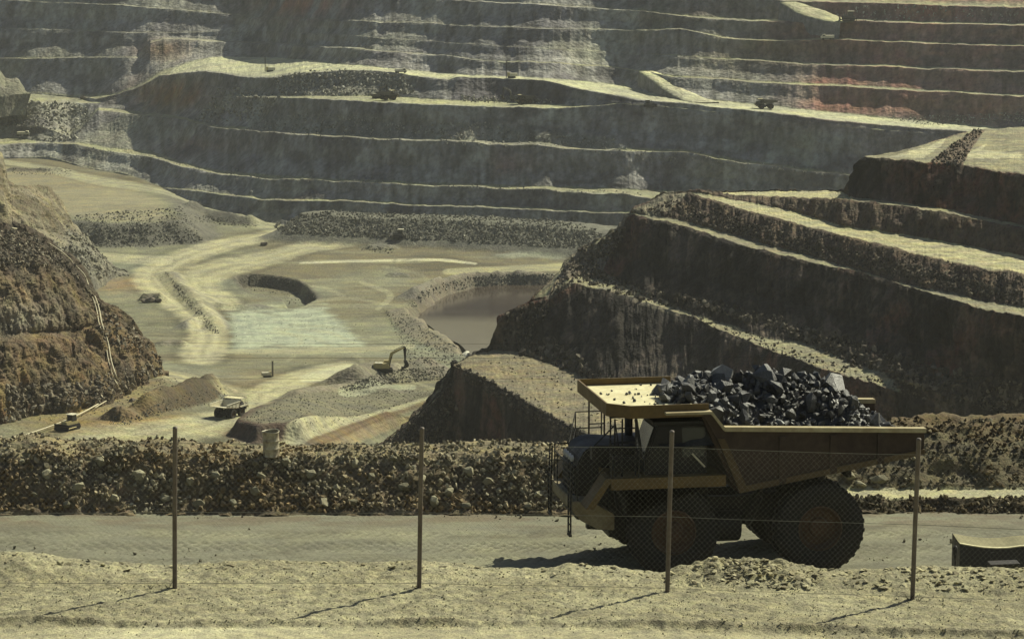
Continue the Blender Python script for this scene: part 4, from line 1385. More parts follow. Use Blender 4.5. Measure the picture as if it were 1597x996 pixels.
cc = mixc(cc, cc * np.array([.86, .74, .62]), sstep(-.1, .35, fbm(P1 / np.array([2.5, 2.5, .8]), 3, 93)))
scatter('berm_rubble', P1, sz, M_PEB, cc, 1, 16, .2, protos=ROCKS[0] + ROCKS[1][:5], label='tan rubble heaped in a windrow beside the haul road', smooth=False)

# larger boulders of the berm, each its own thing
BOULD = []
for i in range(8):
    v, f = hull_rock(300 + i, 24, 1.15)
    BOULD.append(np_mesh('boulder', v, None, f, False))
    BOULD[-1].materials.append(M_BOULD)


def boulder(loc, s, label, group, k=None, sc=None, rot=None, mat=None, name='boulder', cat='boulder'):
    k = _r.integers(0, 8) if k is None else k
    o = bpy.data.objects.new(name, BOULD[k]); COL.objects.link(o)
    o.location = loc; o.scale = sc or (s * _r.uniform(.85, 1.2), s * _r.uniform(.8, 1.1), s * _r.uniform(.8, 1.15))
    o.rotation_euler = rot or (_r.uniform(-.4, .4), _r.uniform(-.4, .4), _r.uniform(0, 6.28))
    tag(o, label, cat, group)
    return o


pxs = [(250, 778), (468, 772), (165, 776), (287, 752), (440, 722), (575, 744), (628, 762), (676, 784), (762, 750), (777, 765), (842, 772), (700, 768), (520, 762), (390, 766), (110, 760), (40, 770), (60, 740), (330, 744),
       (545, 782), (610, 718), (730, 736), (800, 738), (825, 790), (205, 742), (145, 722), (20, 722), (355, 786), (480, 742), (500, 786), (725, 790), (655, 748), (300, 786), (90, 788), (400, 742), (550, 724), (780, 792)]
for (px, py) in pxs:
    D = 103.1
    for _ in range(4):
        x = (px - CX) / F * D / 1.0
        c = BP[:60, np.clip(np.searchsorted(bx, x), 0, len(bx) - 1)]
        rel = c - np.array([0, 0, CAMZ]); fw = rel[:, 1] * cP - rel[:, 2] * sP; up = rel[:, 1] * sP + rel[:, 2] * cP
        i = np.argmin(np.abs(CY - up / fw * F - py)); D = c[i, 1]
    boulder((x, c[i, 1], c[i, 2] + .02), _r.uniform(.17, .30), 'tan boulder bedded in the rubble windrow left of the loaded haul truck', 'boulders in the windrow by the haul road')
def at_berm(px, py):
    D = 104.5
    for _ in range(5):
        x = (px - CX) / F * D
        c = BP[:80, np.clip(np.searchsorted(bx, x), 0, len(bx) - 1)]
        rel = c - np.array([0, 0, CAMZ]); fw = rel[:, 1] * cP - rel[:, 2] * sP; up = rel[:, 1] * sP + rel[:, 2] * cP
        i = np.argmin(np.abs(CY - up / fw * F - py)); D = c[i, 1]
    return Vector((x, c[i, 1], c[i, 2]))


boulder(at_berm(1381, 748), .45, 'long pale block behind the rear tyre of the loaded truck', None, 2, (.46, .34, .30), (.1, 0, .2))
boulder(at_berm(1334, 743), .32, 'pale rounded boulder right beside the raised tail of the loaded truck', None, 4, (.36, .3, .30), (0, .2, 1.2))
boulder(at_berm(1352, 757), .26, 'squat pale boulder in front of the long pale block', None, 6, (.32, .25, .22), (.2, 0, 2.2))

# near bank carrying the fence
EDGE = [(-400, 880), (-100, 868), (0, 866), (55, 868), (85, 876), (150, 882), (200, 886), (270, 888), (330, 884), (400, 880), (480, 882), (560, 884), (650, 879), (700, 884), (760, 891), (860, 892), (890, 884), (950, 888), (1040, 899),
        (1062, 890), (1110, 881), (1160, 877), (1225, 883), (1268, 892), (1320, 897), (1380, 894), (1450, 889), (1597, 892), (2000, 895)]


def bank_base(x):
    return 12.95 - .185 * sstep(0, 6.5, x) - .02 * np.clip(np.abs(x) - 8, 0, None)


gx = np.concatenate([np.linspace(-70, -7.3, 40), np.arange(-7.2, 7.2, .026), np.linspace(7.3, 70, 40)])
gy = np.concatenate([np.linspace(-30, 33.5, 26), np.arange(34.2, 39.7, .030), np.linspace(39.8, 64, 34)])
GX, GY = np.meshgrid(gx, gy)
base = bank_base(GX)
edge_px = CX + GX / 38.6 * F / 1.005
edge_y = np.interp(edge_px, [p[0] for p in EDGE], [p[1] for p in EDGE])
ez = CAMZ + slope_z(edge_y, 38.6)
GZ = base + (ez - base) * sstep(37.7, 38.6, GY) * sstep(40.5, 39.2, GY)
GZ = np.where(GY < 34.6, base + (34.6 - GY) * .213, GZ)
drop = np.clip(GY - 38.75, 0, None)
GZ = GZ - np.where(drop > 0, .75 * drop * sstep(0, .8, drop), 0)
GZ = np.maximum(GZ, -1.0)
GPn = np.stack([GX, GY, GX * 0], -1)
b1 = fbm(GPn / np.array([1.1, .7, 1]), 4, 601); b2 = fbm(GPn / .22, 4, 602); b3 = fbm(GPn / .06, 3, 603)
rid_y = 35.78 + .10 * fbm(GPn / np.array([2.2, 5, 1]), 3, 605) - .02 * GX * 0
rd = np.exp(-((GY - rid_y) / .085) ** 2) * (.6 + .8 * sstep(-.3, .3, b1))
smooth_path = sstep(35.62, 35.45, GY + .15 * b1)
GZ = GZ + .022 * b1 + (.024 * b2 + .022 * b3) * (1 - .7 * smooth_path) + .055 * rd
mound = sstep(2.0, 2.6, GX) * sstep(4.4, 3.7, GX) * sstep(37.9, 38.4, GY)
GZ += mound * (.05 * b2 + .03 * b3)
galb = mixc(np.array([.30, .28, .175]), np.array([.25, .23, .142]), sstep(-.3, .3, b1 + .4 * b2))
galb = mixc(galb, np.array([.205, .19, .125]), .55 * sstep(.1, .5, b2 + .5 * b3))
galb = mixc(galb, np.array([.20, .18, .12]), .5 * rd)  # little ridge darkened, its shaded side put into the colour
galb = mixc(galb, np.array([.52, .50, .32]), smooth_path * sstep(-5.6, -4.6, GX + b1) * sstep(-2.2, -3.4, GX + b1))
galb = mixc(galb, np.array([.34, .315, .20]), .6 * smooth_path)
GP = np.stack([GX, GY, GZ], -1)
o = link('bank_ground', np_mesh('bank_ground', GP, grid_quads(*GX.shape), None, True, galb), M_BANK)
tag(o, None, None, None, 'structure')


def bank_z(x, y):
    j = np.clip(np.searchsorted(gx, x), 0, len(gx) - 1); i = np.clip(np.searchsorted(gy, y), 0, len(gy) - 1)
    return GP[i, j, 2]


_r = np.random.default_rng(31)
n = 15000
px_, py_ = _r.uniform(-6.9, 6.9, n), 34.6 + 4.5 * _r.uniform(0, 1, n)
keep = (_r.uniform(0, 1, n) > .8 * sstep(35.6, 35.4, py_))
px_, py_ = px_[keep], py_[keep]
s_ = .005 + .016 * _r.uniform(0, 1, len(px_)) ** 4
near_r = np.abs(py_ - 35.78) < .14
s_ = np.where(near_r, s_ * 1.35, s_)
cc = mixc(np.array([.21, .195, .13]), np.array([.37, .35, .235]), _r.uniform(0, 1, len(px_)))
scatter('bank_gravel', np.stack([px_, py_, bank_z(px_, py_)], -1), s_, M_PEB, cc, 0, 17, .25, label='pale gravel covering the bank under the fence')
# flat chips on the mound and along the edge
n = 900
xs = np.concatenate([_r.normal(3.1, .42, n // 2), _r.uniform(4.3, 6.8, n // 4), _r.uniform(-6.8, 6.8, n - n // 2 - n // 4)])
ys = np.where(np.arange(n) < n // 2, _r.uniform(37.9, 38.8, n), np.where(np.arange(n) < n * 3 // 4, _r.uniform(38.0, 38.8, n), _r.uniform(38.35, 38.8, n)))
ss = .016 + .06 * _r.uniform(0, 1, n) ** 2.2
cc = mixc(np.array([.20, .175, .11]), np.array([.40, .37, .23]), _r.uniform(0, 1, n))
scatter('flat_chips', np.stack([xs, ys, bank_z(xs, ys)], -1), ss, M_PEB, cc, 1, 18, .3, SLABS, True, label='flat shaly rock chips along the edge of the bank')
# ================================================================== the loaded haul truck
M_RAIL = plain_mat('worn_rail', (.42, .37, .22), .8, 0, .2, (.22, .15, .08), .6, 1.2, .1)
M_BUMP = plain_mat('dirty_bumper', (.26, .225, .14), .8, 0, .2, (.15, .11, .06), .7, 1.2, .1)
M_BAND = plain_mat('ochre_band', (.10, .07, .032), .7, 0, .3, (.08, .055, .032), .7, 1.2, .1)
TY = math.radians(10.3)
TSC = (1.03, 1.0, 1.09)
_c0 = at_z(1047, 898, -22.0)
_rz = math.pi + TY
_R = Matrix.Rotation(_rz, 3, 'Z')
TORG = Vector(_c0) - _R @ Vector((0, 2.09, 0)); TORG.z = 0


def tyre_mesh(name, w=.78, R=1.35, lugs=30):
    mb = MB()
    h = w / 2
    mb.lathe([(.66, -h * .78), (.80, -h * .98), (1.05, -h * 1.02), (1.20, -h * .97), (R - .05, -h * .84), (R - .035, -h * .4), (R - .035, h * .4), (R - .05, h * .84), (1.20, h * .97), (1.05, h * 1.02), (.80, h * .98), (.66, h * .78)], 60)
    for k in range(lugs):
        for sgn in (-1, 1):
            a = 2 * math.pi * (k + (.25 if sgn > 0 else -.25)) / lugs
            M = Matrix.Rotation(-a, 4, 'Y')
            pts = [(-.055, .02), (.055, .02), (.075, h * .93), (-.045, h * .93)]
            lo, hi = [], []
            for x, y in pts:
                lo.append(mb.bm.verts.new(M @ Vector((x, sgn * y, R - .13 if y > .1 else R - .06))))
                hi.append(mb.bm.verts.new(M @ Vector((x * .92, sgn * y, R - .03 if y > .1 else R))))
            mb.bm.faces.new(hi if sgn > 0 else hi[::-1])
            for i in range(4):
                j = (i + 1) % 4
                mb.bm.faces.new((lo[i], lo[j], hi[j], hi[i]) if sgn > 0 else (lo[j], lo[i], hi[i], hi[j]))
    return mb


def rim_mesh(side, deep):
    mb = MB()
    s = side
    d = deep
    mb.lathe([(.67, s * .30), (.62, s * .33), (.60, s * .20), (.50, s * (.20 - d)), (.30, s * (.22 - d)), (.27, s * (.34 - d)), (.10, s * (.36 - d)), (.02, s * (.36 - d)), (.02, s * (-.2)), (.60, s * (-.30)), (.67, s * (-.30))], 40)
    for k in range(16):
        a = 2 * math.pi * k / 16
        c = Vector((.43 * math.cos(a), s * (.215 - d), .43 * math.sin(a)))
        mb.tube([c, c + Vector((0, s * .05, 0))], .022, 6)
    for k in range(8):
        a = 2 * math.pi * (k + .5) / 8
        c = Vector((.2 * math.cos(a), s * (.35 - d), .2 * math.sin(a)))
        mb.tube([c, c + Vector((0, s * .03, 0))], .018, 6)
    return mb


def make_truck(label):
    t = empty('haul_truck'); tag(t, label, 'haul truck')
    # chassis -------------------------------------------------
    mb = MB()
    for s in (-1, 1):
        mb.prism([(2.4, 1.25), (2.4, 1.75), (.6, 2.15), (-2.2, 2.05), (-5.6, 2.35), (-5.6, 1.95), (-4.0, 1.5), (-2.2, 1.15), (.4, 1.1)], s * .62, s * .92)
    for x in (1.9, -1.6, -3.2, -5.3):
        mb.box(x - .15, x + .15, -.62, .62, 1.35, 1.9, .03)
    mb.tube([(0, -1.75, 1.32), (0, 1.75, 1.32)], .22, 12)
    for s in (-1, 1):
        mb.tube([(0, s * 1.3, 1.35), (-.1, s * 1.2, 2.6)], .2, 12)
    mb.tube([(-4.56, -1.9, 1.32), (-4.56, 1.9, 1.32)], .34, 14)
    mb.lathe([(.05, -.55), (.55, -.4), (.62, 0), (.55, .4), (.05, .55)], 20, 'y', (-4.5, 0, 1.32))
    mb.prism([(-4.3, 1.5), (-2.2, 1.6), (-2.2, 1.25), (-4.3, 1.1)], -.35, .35)
    for s in (-1, 1):
        mb.tube([(-5.2, s * .85, 1.3), (-5.35, s * .8, 2.2)], .14, 10)
    mb.box(.35, 1.75, -1.05, 1.05, 1.0, 2.5, .05)
    mb.box(-1.5, .3, -.6, .6, 1.05, 2.5, .05)
    mb.build('chassis', M_BLACK, t)
    # wheels ---------------------------------------------------
    ty = tyre_mesh('tyre').build('tyre', M_TYRE, None, angle=35)
    first = True
    for (x, y, s, deep) in ((0, 2.09, 1, .05), (0, -2.09, -1, .05), (-4.56, 2.33, 1, .16), (-4.56, -2.33, -1, .16), (-4.56, 1.47, 1, .16), (-4.56, -1.47, -1, .16)):
        w = empty('wheel', (x, y, 1.35), 0, t); w.scale = (TSC[2] / TSC[0], 1, 1)
        if first:
            tt = ty; first = False
        else:
            tt = ty.copy(); COL.objects.link(tt)
        tt.parent = w
        tt.rotation_euler = (0, random.uniform(0, 1), 0)
        if abs(y) > 1.6:
            rim_mesh(s, deep).build('rim', M_RIM, w, angle=30)
    # tank, hoists --------------------------------------------
    MB().lathe([(.01, -.75), (.42, -.75), (.45, -.70), (.45, .70), (.42, .75), (.01, .75)], 24, 'x', (-1.55, 1.32, 1.28)).build('fuel_tank', M_BLACK, t, angle=35)
    MB().lathe([(.01, -.75), (.42, -.75), (.45, -.70), (.45, .70), (.42, .75), (.01, .75)], 24, 'x', (-1.55, -1.32, 1.28)).build('hydraulic_tank', M_BLACK, t, angle=35)
    for s in (-1, 1):
        mb = MB()
        mb.tube([(-2.6, s * 1.02, 1.25), (-3.0, s * 1.02, 2.1)], .16, 12); mb.tube([(-3.0, s * 1.02, 2.1), (-3.25, s * 1.02, 2.65)], .10, 10)
        mb.build('hoist_cylinder', M_BLACK, t, angle=40)
    # deck with ochre fascia -----------------------------------
    mb = MB()
    mb.box(-1.5, 2.02, -2.86, 2.86, 2.98, 3.05)
    for s in (-1, 1):
        mb.box(-1.5, 2.02, s * 2.80, s * 2.88, 2.75, 3.08, .01)
        mb.prism([(2.0, 3.08), (2.22, 3.08), (2.82, 2.22), (2.58, 2.22)], s * 1.95, s * 2.85)
    mb.box(1.98, 2.06, .97, 2.88, 2.75, 3.08, .01); mb.box(1.98, 2.06, -2.88, -1.14, 2.75, 3.08, .01)
    mb.build('deck', M_YEL, t)
    for s in (-1, 1):                                          # arched wings over the front wheels
        mb = MB()
        mb.prism([(1.95, 2.74), (1.72, 2.45), (1.62, 1.95), (1.55, 1.95), (1.62, 2.5), (1.9, 2.86), (-1.4, 2.86), (-1.4, 2.74)], s * 1.55, s * 2.7)
        mb.build('fender', M_BLACK, t)
    # hood, grille ---------------------------------------------
    mb = MB()
    mb.prism([(.5, 2.5), (.5, 3.62), (2.15, 3.72), (2.5, 3.58), (2.72, 3.2), (2.8, 2.3), (2.78, 1.55), (1.7, 1.45)], -1.12, .95, .05)
    mb.build('hood', M_BLACK, t, angle=40)
    mb = MB()
    for k in range(9):
        z = 1.72 + k * .16
        mb.box(2.785, 2.84, -.95, .78, z, z + .07)
    mb.box(2.75, 2.80, -1.0, .83, 1.62, 3.12)
    mb.build('radiator_grille', M_BLACK, t)
    for y in (-.62, -.28, .1, .45):
        MB().lathe([(.005, .05), (.075, .05), (.095, .02), (.095, -.04), (.005, -.04)], 16, 'x', (2.80, y, 3.28)).build('headlight', M_LAMP, t, angle=30)
    # bumper -----------------------------------------------------
    mb = MB()
    mb.prism([(3.05, 2.28), (3.06, 2.0), (2.80, 1.70), (2.3, 1.45), (1.75, 1.38), (1.75, 1.85), (2.45, 2.24)], -1.9, 1.9, .03)
    mb.build('front_bumper', M_BUMP, t, angle=30)
    for s in (-1, 1):
        mb = MB()
        for q in (-.02, .36):
            y = s * (1.45 + q)
            mb.tube([(3.10, y, 1.26), (3.10, y, 2.2), (3.06, y, 3.35)], .028, 8)
        for k in range(9):
            z = 1.34 + k * .22
            mb.tube([(3.10, s * 1.43, z), (3.10, s * 1.81, z)], .02, 6)
        mb.box(3.06, 3.14, s * 1.42, s * 1.82, 1.22, 1.28)
        mb.prism([(3.085, 1.26), (3.115, 1.26), (3.115, 2.1), (3.085, 2.1)], s * 1.40, s * 1.43)
        mb.build('ladder', M_BLACK, t)
    for s in (-1, 1):                                          # handrails
        mb = MB()
        for (x, y) in ((2.9, 1.85), (2.45, 1.85), (2.05, 2.8), (1.2, 2.82)):
            z0 = 2.28 if x > 2.1 else 3.05
            mb.tube([(x, s * y, z0), (x, s * y, z0 + 1.05)], .022, 6)
        for dz in (.55, 1.05):
            mb.tube([(2.9, s * 1.85, 2.28 + dz), (2.45, s * 1.85, 2.28 + dz), (2.05, s * 2.8, 3.05 + dz), (1.2, s * 2.82, 3.05 + dz)], .020, 6)
        mb.build('handrail', M_BLACK, t)
    mb = MB()
    for (x, y) in ((3.0, -.9), (3.0, .9)):
        mb.tube([(x, y, 2.26), (x, y, 3.2)], .02, 6)
    mb.tube([(3.0, -1.4, 3.2), (3.0, .9, 3.2)], .02, 6)
    mb.build('bumper_rail', M_BLACK, t)
    mb = MB()                                                  # lattice stays under the canopy
    for (x, y) in ((1.85, 2.35), (1.62, 2.35), (1.85, 1.7), (1.2, 2.35)):
        mb.tube([(x, y, 2.8), (x, y, 4.72)], .028, 6)
    for z in (3.6, 4.05, 4.45):
        mb.tube([(1.2, 2.35, z), (1.85, 2.35, z), (1.85, 1.7, z)], .02, 6)
    mb.tube([(1.62, 2.35, 3.2), (1.85, 2.35, 4.7)], .02, 6); mb.tube([(1.85, 2.35, 4.55), (2.55, 2.2, 3.85)], .022, 6)
    mb.tube([(1.2, 2.35, 4.7), (1.0, 2.35, 3.5)], .05, 6)
    mb.build('canopy_stay', M_BLACK, t)
    mb = MB()
    for (x, y) in ((1.7, -2.35), (1.2, -2.35)):
        mb.tube([(x, y, 2.8), (x, y, 4.72)], .028, 6)
    mb.tube([(1.7, -2.35, 3.8), (1.2, -2.35, 3.8)], .02, 6)
    mb.build('canopy_stay', M_BLACK, t)
    mb = MB(); mb.box(2.48, 2.55, 2.0, 2.35, 3.55, 3.95, .02); mb.build('mirror', M_BLACK, t)
    # cab -------------------------------------------------------
    mb = MB()
    mb.prism([(-1.05, 2.8), (-1.05, 4.5), (.55, 4.5), (.9, 3.55), (.9, 2.8)], .62, 2.32, .04)
    mb.box(-1.1, .68, .56, 2.38, 4.5, 4.6, .02)
    cab = mb.build('cab', M_BLACK, t)
    M45 = None
    mb = MB(); mb.prism([(.60, 4.42), (.625, 4.42), (.935, 3.58), (.91, 3.58)], .75, 2.2); mb.build('windshield', M_GLASS, cab)
    mb = MB(); mb.prism([(-.95, 3.55), (-.95, 4.4), (-.25, 4.4), (-.25, 3.55)], 2.32, 2.335); mb.build('side_window', M_GLASS, cab)
    d = MB(); d.prism([(-.18, 2.85), (-.18, 4.42), (.5, 4.42), (.78, 3.6), (.78, 2.85)], 2.32, 2.345); dd = d.build('door', M_BLACK, cab)
    mb = MB(); mb.tube([(-.95, 2.40, 3.25), (-.55, 2.40, 3.65)], .03, 6); mb.build('grab_handle', M_CREAM, cab)
    MB().tube([(.55, -1.7, 2.8), (.55, -1.7, 4.3), (.35, -1.7, 4.5)], .13, 12).build('exhaust_pipe', M_BLACK, t, angle=40)
    mb = MB(); mb.box(-.9, .9, -2.4, -1.0, 2.8, 3.5, .04); mb.build('electrical_cabinet', M_BLACK, t)
    for s in (-1, 1):
        MB().lathe([(.01, -.35), (.3, -.35), (.33, -.28), (.33, .28), (.3, .35), (.01, .35)], 20, 'x', (1.35, s * 1.35, 3.15)).build('air_cleaner', M_BLACK, t, angle=35)
    # dump body --------------------------------------------------
    mb = MB()
    side = [(-1.95, 2.52), (-7.80, 3.45), (-7.80, 4.20), (-1.43, 4.44), (-1.08, 4.90), (-.80, 4.82), (-1.25, 4.1)]
    rails, bands = [], []
    for s in (-1, 1):
        rl = MB(); rails.append(rl)
        mb.prism(side, s * 2.60, s * 2.72)
        rl.prism([(-7.82, 4.10), (-1.45, 4.34), (-1.45, 4.47), (-7.82, 4.23)], s * 2.56, s * 2.86, .012)
        rl.prism([(-1.43, 4.36), (-1.02, 4.86), (.38, 4.87), (.38, 4.94), (-1.05, 4.94), (-1.47, 4.44)], s * 2.56, s * 2.90)
        for x in (-3.3, -4.9, -6.4):                           # side stakes
            zb = 2.52 + (x + 1.95) / -5.85 * .93
            mb.prism([(x - .11, zb + .02), (x + .11, zb - .02), (x + .11, 4.12), (x - .11, 4.12)], s * 2.72, s * 2.80)
        eb = MB(); bands.append(eb)
        eb.prism([(-1.95, 2.515), (-1.90, 2.69), (-7.80, 3.61), (-7.80, 3.445)], s * 2.722, s * 2.795)
        eb.prism([(-1.90, 2.69), (-2.16, 2.73), (-1.47, 4.12), (-1.25, 4.12)], s * 2.722, s * 2.785)
    mb.prism([(-1.95, 2.52), (-1.95, 2.64), (-7.78, 3.57), (-7.78, 3.45)], -2.60, 2.60)
    mb.prism([(-1.95, 2.54), (-1.83, 2.58), (-.78, 4.80), (-.90, 4.82)], -2.60, 2.60)
    for y in (-1.7, -.85, 0, .85, 1.7):                         # bolsters under the floor
        mb.prism([(-2.1, 2.54), (-7.6, 3.42), (-7.6, 3.28), (-2.3, 2.40)], y - .1, y + .1)
    body = mb.build('dump_body', M_BODY, t)
    for eb in bands: eb.build('edge_band', M_BAND, body)
    for rl in rails: rl.build('side_rail', M_RAIL, body)
    # canopy over the cab, a part of the body
    ch = .62
    out = [(2.05, -2.62 + .12), (2.05, 2.62 - ch), (2.05 - ch, 2.62), (-1.0, 2.62), (-1.0, -2.62), (2.05 - .12, -2.62)]
    mb = MB(); mb.slab([(x * .985, y * .985) for x, y in out], 4.82, 4.93); plate = mb.build('canopy_plate', M_DUSTY, body)
    mb = MB()
    lip = [out[4], out[5], out[0], out[1], out[2], out[3]]
    for (x0, y0), (x1, y1) in zip(lip[:-1], lip[1:]):
        d = Vector((x1 - x0, y1 - y0, 0)); n = Vector((d.y, -d.x, 0)).normalized() * .05
        mb.slab([(x0, y0), (x1, y1), (x1 - n.x, y1 - n.y), (x0 - n.x, y0 - n.y)], 4.76, 5.13)
    mb.build('canopy_lip', M_YEL, body)
    mb = MB()
    for y in (-1.8, -.6, .6, 1.8):
        mb.box(-1.0, 1.9, y - .06, y + .06, 4.66, 4.815)
    mb.build('canopy_beam', M_BLACK, body)
    mb = MB(); mb.box(-5.95, -5.8, -1.2, 1.2, 2.55, 2.8, .02); mb.build('tail_bar', M_BLACK, t)
    for s in (-1, 1):
        mb = MB(); mb.prism([(-4.95, 3.0), (-4.75, 3.0), (-4.62, 2.2), (-4.72, 2.2)], s * 1.86, s * 1.94); mb.build('rock_ejector', M_BLACK, t)
    return t


TRUCK = make_truck('big ochre haul truck on the near road, heaped with dark rock')
TRUCK.scale = TSC; TRUCK.location = TORG; TRUCK.rotation_euler = (0, 0, _rz)


def tl(x, y, z):
    return TORG + _R @ Vector((x * TSC[0], y * TSC[1], z * TSC[2]))


# ------------------------------------------------------------------ the load: heaped rock, each visible rock a thing of its own
def heap(x, y):
    sx = sstep(-7.5, -4.9, x) * (1 - .55 * sstep(-.6, .75, x))
    prof = np.clip(1 - np.abs(y / 2.62) ** 2.1, 0, 1)
    return 4.02 + (1.34 * sx) * prof + .10 * np.sin(x * 3.1) * prof + .12 * np.sin(x * 1.3 + y * 2)


hx, hy = np.meshgrid(np.linspace(-7.4, .5, 90), np.linspace(-2.58, 2.58, 60))
hzv = heap(hx, hy) - .18
hzv += .10 * fbm(np.stack([hx, hy, hx * 0], -1) / .5, 4, 911)
hzv = np.maximum(hzv, np.where(hx > -1.2, 4.94, 0)) if False else hzv
HPt = np.stack([hx, hy, hzv], -1)
HPt[[0, -1], :, 2] = 3.9
Rn = np.array(_R)
HPw = (HPt * np.array(TSC)) @ Rn.T + np.array(TORG)
o = link('ore_fines', np_mesh('ore_fines', HPw, grid_quads(*hx.shape), None, False, np.broadcast_to(np.array([.05, .05, .053]), HPw.shape)), M_ORE)
tag(o, 'dark fine ore between the rocks of the heaped truck load', None, None, 'stuff')
_r = np.random.default_rng(2024)
n = 2600
ax, ay = _r.uniform(-7.2, .2, n), _r.uniform(-2.5, 2.5, n)
az = heap(ax, ay) - .06
k = ~((ax > -.9) & (az < 4.98))
pw = (np.stack([ax, ay, az], -1)[k] * np.array(TSC)) @ Rn.T + np.array(TORG)
scatter('ore_chips', pw, .03 + .14 * _r.uniform(0, 1, k.sum()) ** 3, M_ORE, np.array([.05, .05, .05]), 1, 88, .3, label='small dark ore chips filling the heaped truck load')
# thinner chips spilled on the canopy
n = 46
ax = np.concatenate([_r.uniform(-.6, .9, n - 9), _r.uniform(.9, 1.7, 9)]); ay = np.concatenate([_r.uniform(-2.3, 2.3, n - 9), _r.uniform(-1.5, 2.0, 9)])
pw = (np.stack([ax, ay, np.full(n, 4.94)], -1) * np.array(TSC)) @ Rn.T + np.array(TORG)
scatter('ore_chips', pw, .03 + .05 * _r.uniform(0, 1, n), M_ORE, np.array([.07, .07, .07]), 1, 89, .2, label='dark ore chips spilled on the dusty cab canopy')

OREM = []
for i in range(14):
    v, f = hull_rock(500 + i, 13 + i % 3 * 4, 1.1, .35)
    OREM.append(np_mesh('ore_rock', v, None, f, False)); OREM[-1].materials.append(M_ORE)
PALEM = [m_.copy() for m_ in OREM[:6]]
for m_ in PALEM:
    m_.materials.clear(); m_.materials.append(M_ORE_PALE)


def ore(x, y, z, s, label='dark angular ore rock heaped in the haul truck', pale=False, k=None, rot=None, group='ore rocks heaped in the haul truck'):
    k = int(_r.integers(0, 14)) if k is None else k
    o = bpy.data.objects.new('ore_rock', PALEM[k % 6] if pale else OREM[k]); COL.objects.link(o)
    o.location = tl(x, y, z); o.scale = s if isinstance(s, tuple) else (s * _r.uniform(.85, 1.25), s * _r.uniform(.75, 1.1), s * _r.uniform(.8, 1.2))
    o.rotation_euler = rot or tuple(_r.uniform(0, 6.28, 3))
    tag(o, label, 'rock', group)
    return o


placed = []
tries = 0
while len(placed) < 265 and tries < 9000:
    tries += 1
    s = .15 + .46 * _r.uniform() ** 2.2
    x, y = _r.uniform(-6.8, .0), _r.uniform(-2.35, 2.42)
    z = float(heap(np.array(x), np.array(y)))
    if x > -.8 and z < 4.95: continue
    if any((x - a) ** 2 + (y - b) ** 2 < (.56 * (s + c)) ** 2 for a, b, c in placed): continue
    placed.append((x, y, s))
    ore(x, y, z + .02, s)


def at_load(px, py, y):
    """truck-local x, z of a sight line crossing the vertical plane y = const of the truck"""
    d = Vector([float(q) for q in ray(px, py)])
    nrm = _R @ Vector((0, 1, 0))
    p0 = tl(0, y, 0)
    o_ = Vector((0, 0, CAMZ))
    t = (p0 - o_).dot(nrm) / d.dot(nrm)
    q = _R.transposed() @ (o_ + d * t - TORG)
    return q.x / TSC[0], q.z / TSC[2]


x, z = at_load(1130, 583, -.3)
ore(x, -.3, z, (.60, .44, .58), 'largest pale grey pyramid-shaped rock topping the truck load', True, 3, (.1, .15, .5), None)
x, z = at_load(1340, 642, .9); ore(x, .9, z, (.42, .36, .34), 'pale grey rock at the tail end of the truck load, the uppermost there', True, 1, (.5, .3, .9), None)
x, z = at_load(1362, 655, 1.9); ore(x, 1.9, z - .02, .40, 'big dark rock at the very tail of the truck load')['group'] = 'ore rocks heaped in the haul truck'
x, z = at_load(1127, 632, 1.5); ore(x, 1.5, z, (.40, .38, .42), 'grey faceted rock just behind the canopy, above the body rail', True, 4, (1.1, .2, .3), None)
x, z = at_load(1186, 598, .3); ore(x, .3, z, (.26, .2, .34), 'pale upright shard on the crest of the truck load', True, 2, (.1, .5, .3), None)
x, z = at_load(1215, 660, 2.2); ore(x, 2.2, z, (.36, .28, .24), 'grey rock resting on the body rail at mid length of the truck', True, 5, (.3, .1, 1.9), None)
x, z = at_load(1328, 626, .5); ore(x, .5, z, (.36, .34, .30), 'pale block near the tail of the truck load, on its upper slope', True, 0, (.2, .9, .3), None)
# ================================================================== chain-link fence on the bank
FY0 = 37.6
FENCE = empty('chain_link_fence', (0, FY0, 12.9)); tag(FENCE, 'chain-link fence on slender metal posts along the near gravel bank', 'fence')
POSTS = []
for (bpx, bpy_, tpx, tpy) in ((-112, 917, -114, 667), (272, 917, 273, 667), (653, 917, 658, 668), (1040, 925, 1048, 673), (1422, 938, 1433, 685), (1806, 952, 1822, 698)):
    D = 37.6 if bpy_ <= 917 else 37.6
    b = Vector(at_d(bpx, bpy_, D)); tp = Vector(at_d(tpx, tpy, D))
    POSTS.append((b, tp))
    mb = MB()
    lb, lt = b - FENCE.location, tp - FENCE.location
    mb.tube([lb - Vector((0, 0, .35)), lb * .5 + lt * .5, lt], .030, 12)
    mb.tube([lt - Vector((0, 0, .002)), lt + Vector((0, 0, .012)), lt + Vector((0, 0, .018))], .034, 12, .020)
    mb.build('post', M_POST, FENCE, angle=40)


def fence_pt(u, v):
    """u along the posts (in bays), v height fraction from ground (0) to post top (1)"""
    i = min(int(u), len(POSTS) - 2); f = u - i
    (b0, t0), (b1, t1) = POSTS[i], POSTS[i + 1]
    a = b0.lerp(t0, v); c = b1.lerp(t1, v)
    p = a.lerp(c, f)
    p.y += .034 + .02 * math.sin(u * 5.1 + v * 3) * math.sin(math.pi * f)
    p.z -= .018 * math.sin(math.pi * f) * v
    return p - FENCE.location


V0, V1 = .02, .905
pitch = .070
LEN = sum((POSTS[i + 1][0] - POSTS[i][0]).length for i in range(len(POSTS) - 1))
NB = len(POSTS) - 1
half_u = pitch / 2 / LEN * NB
nv = int((V1 - V0) * 2.0 / (pitch * .5))
nv += nv % 2
verts, quads = [], []


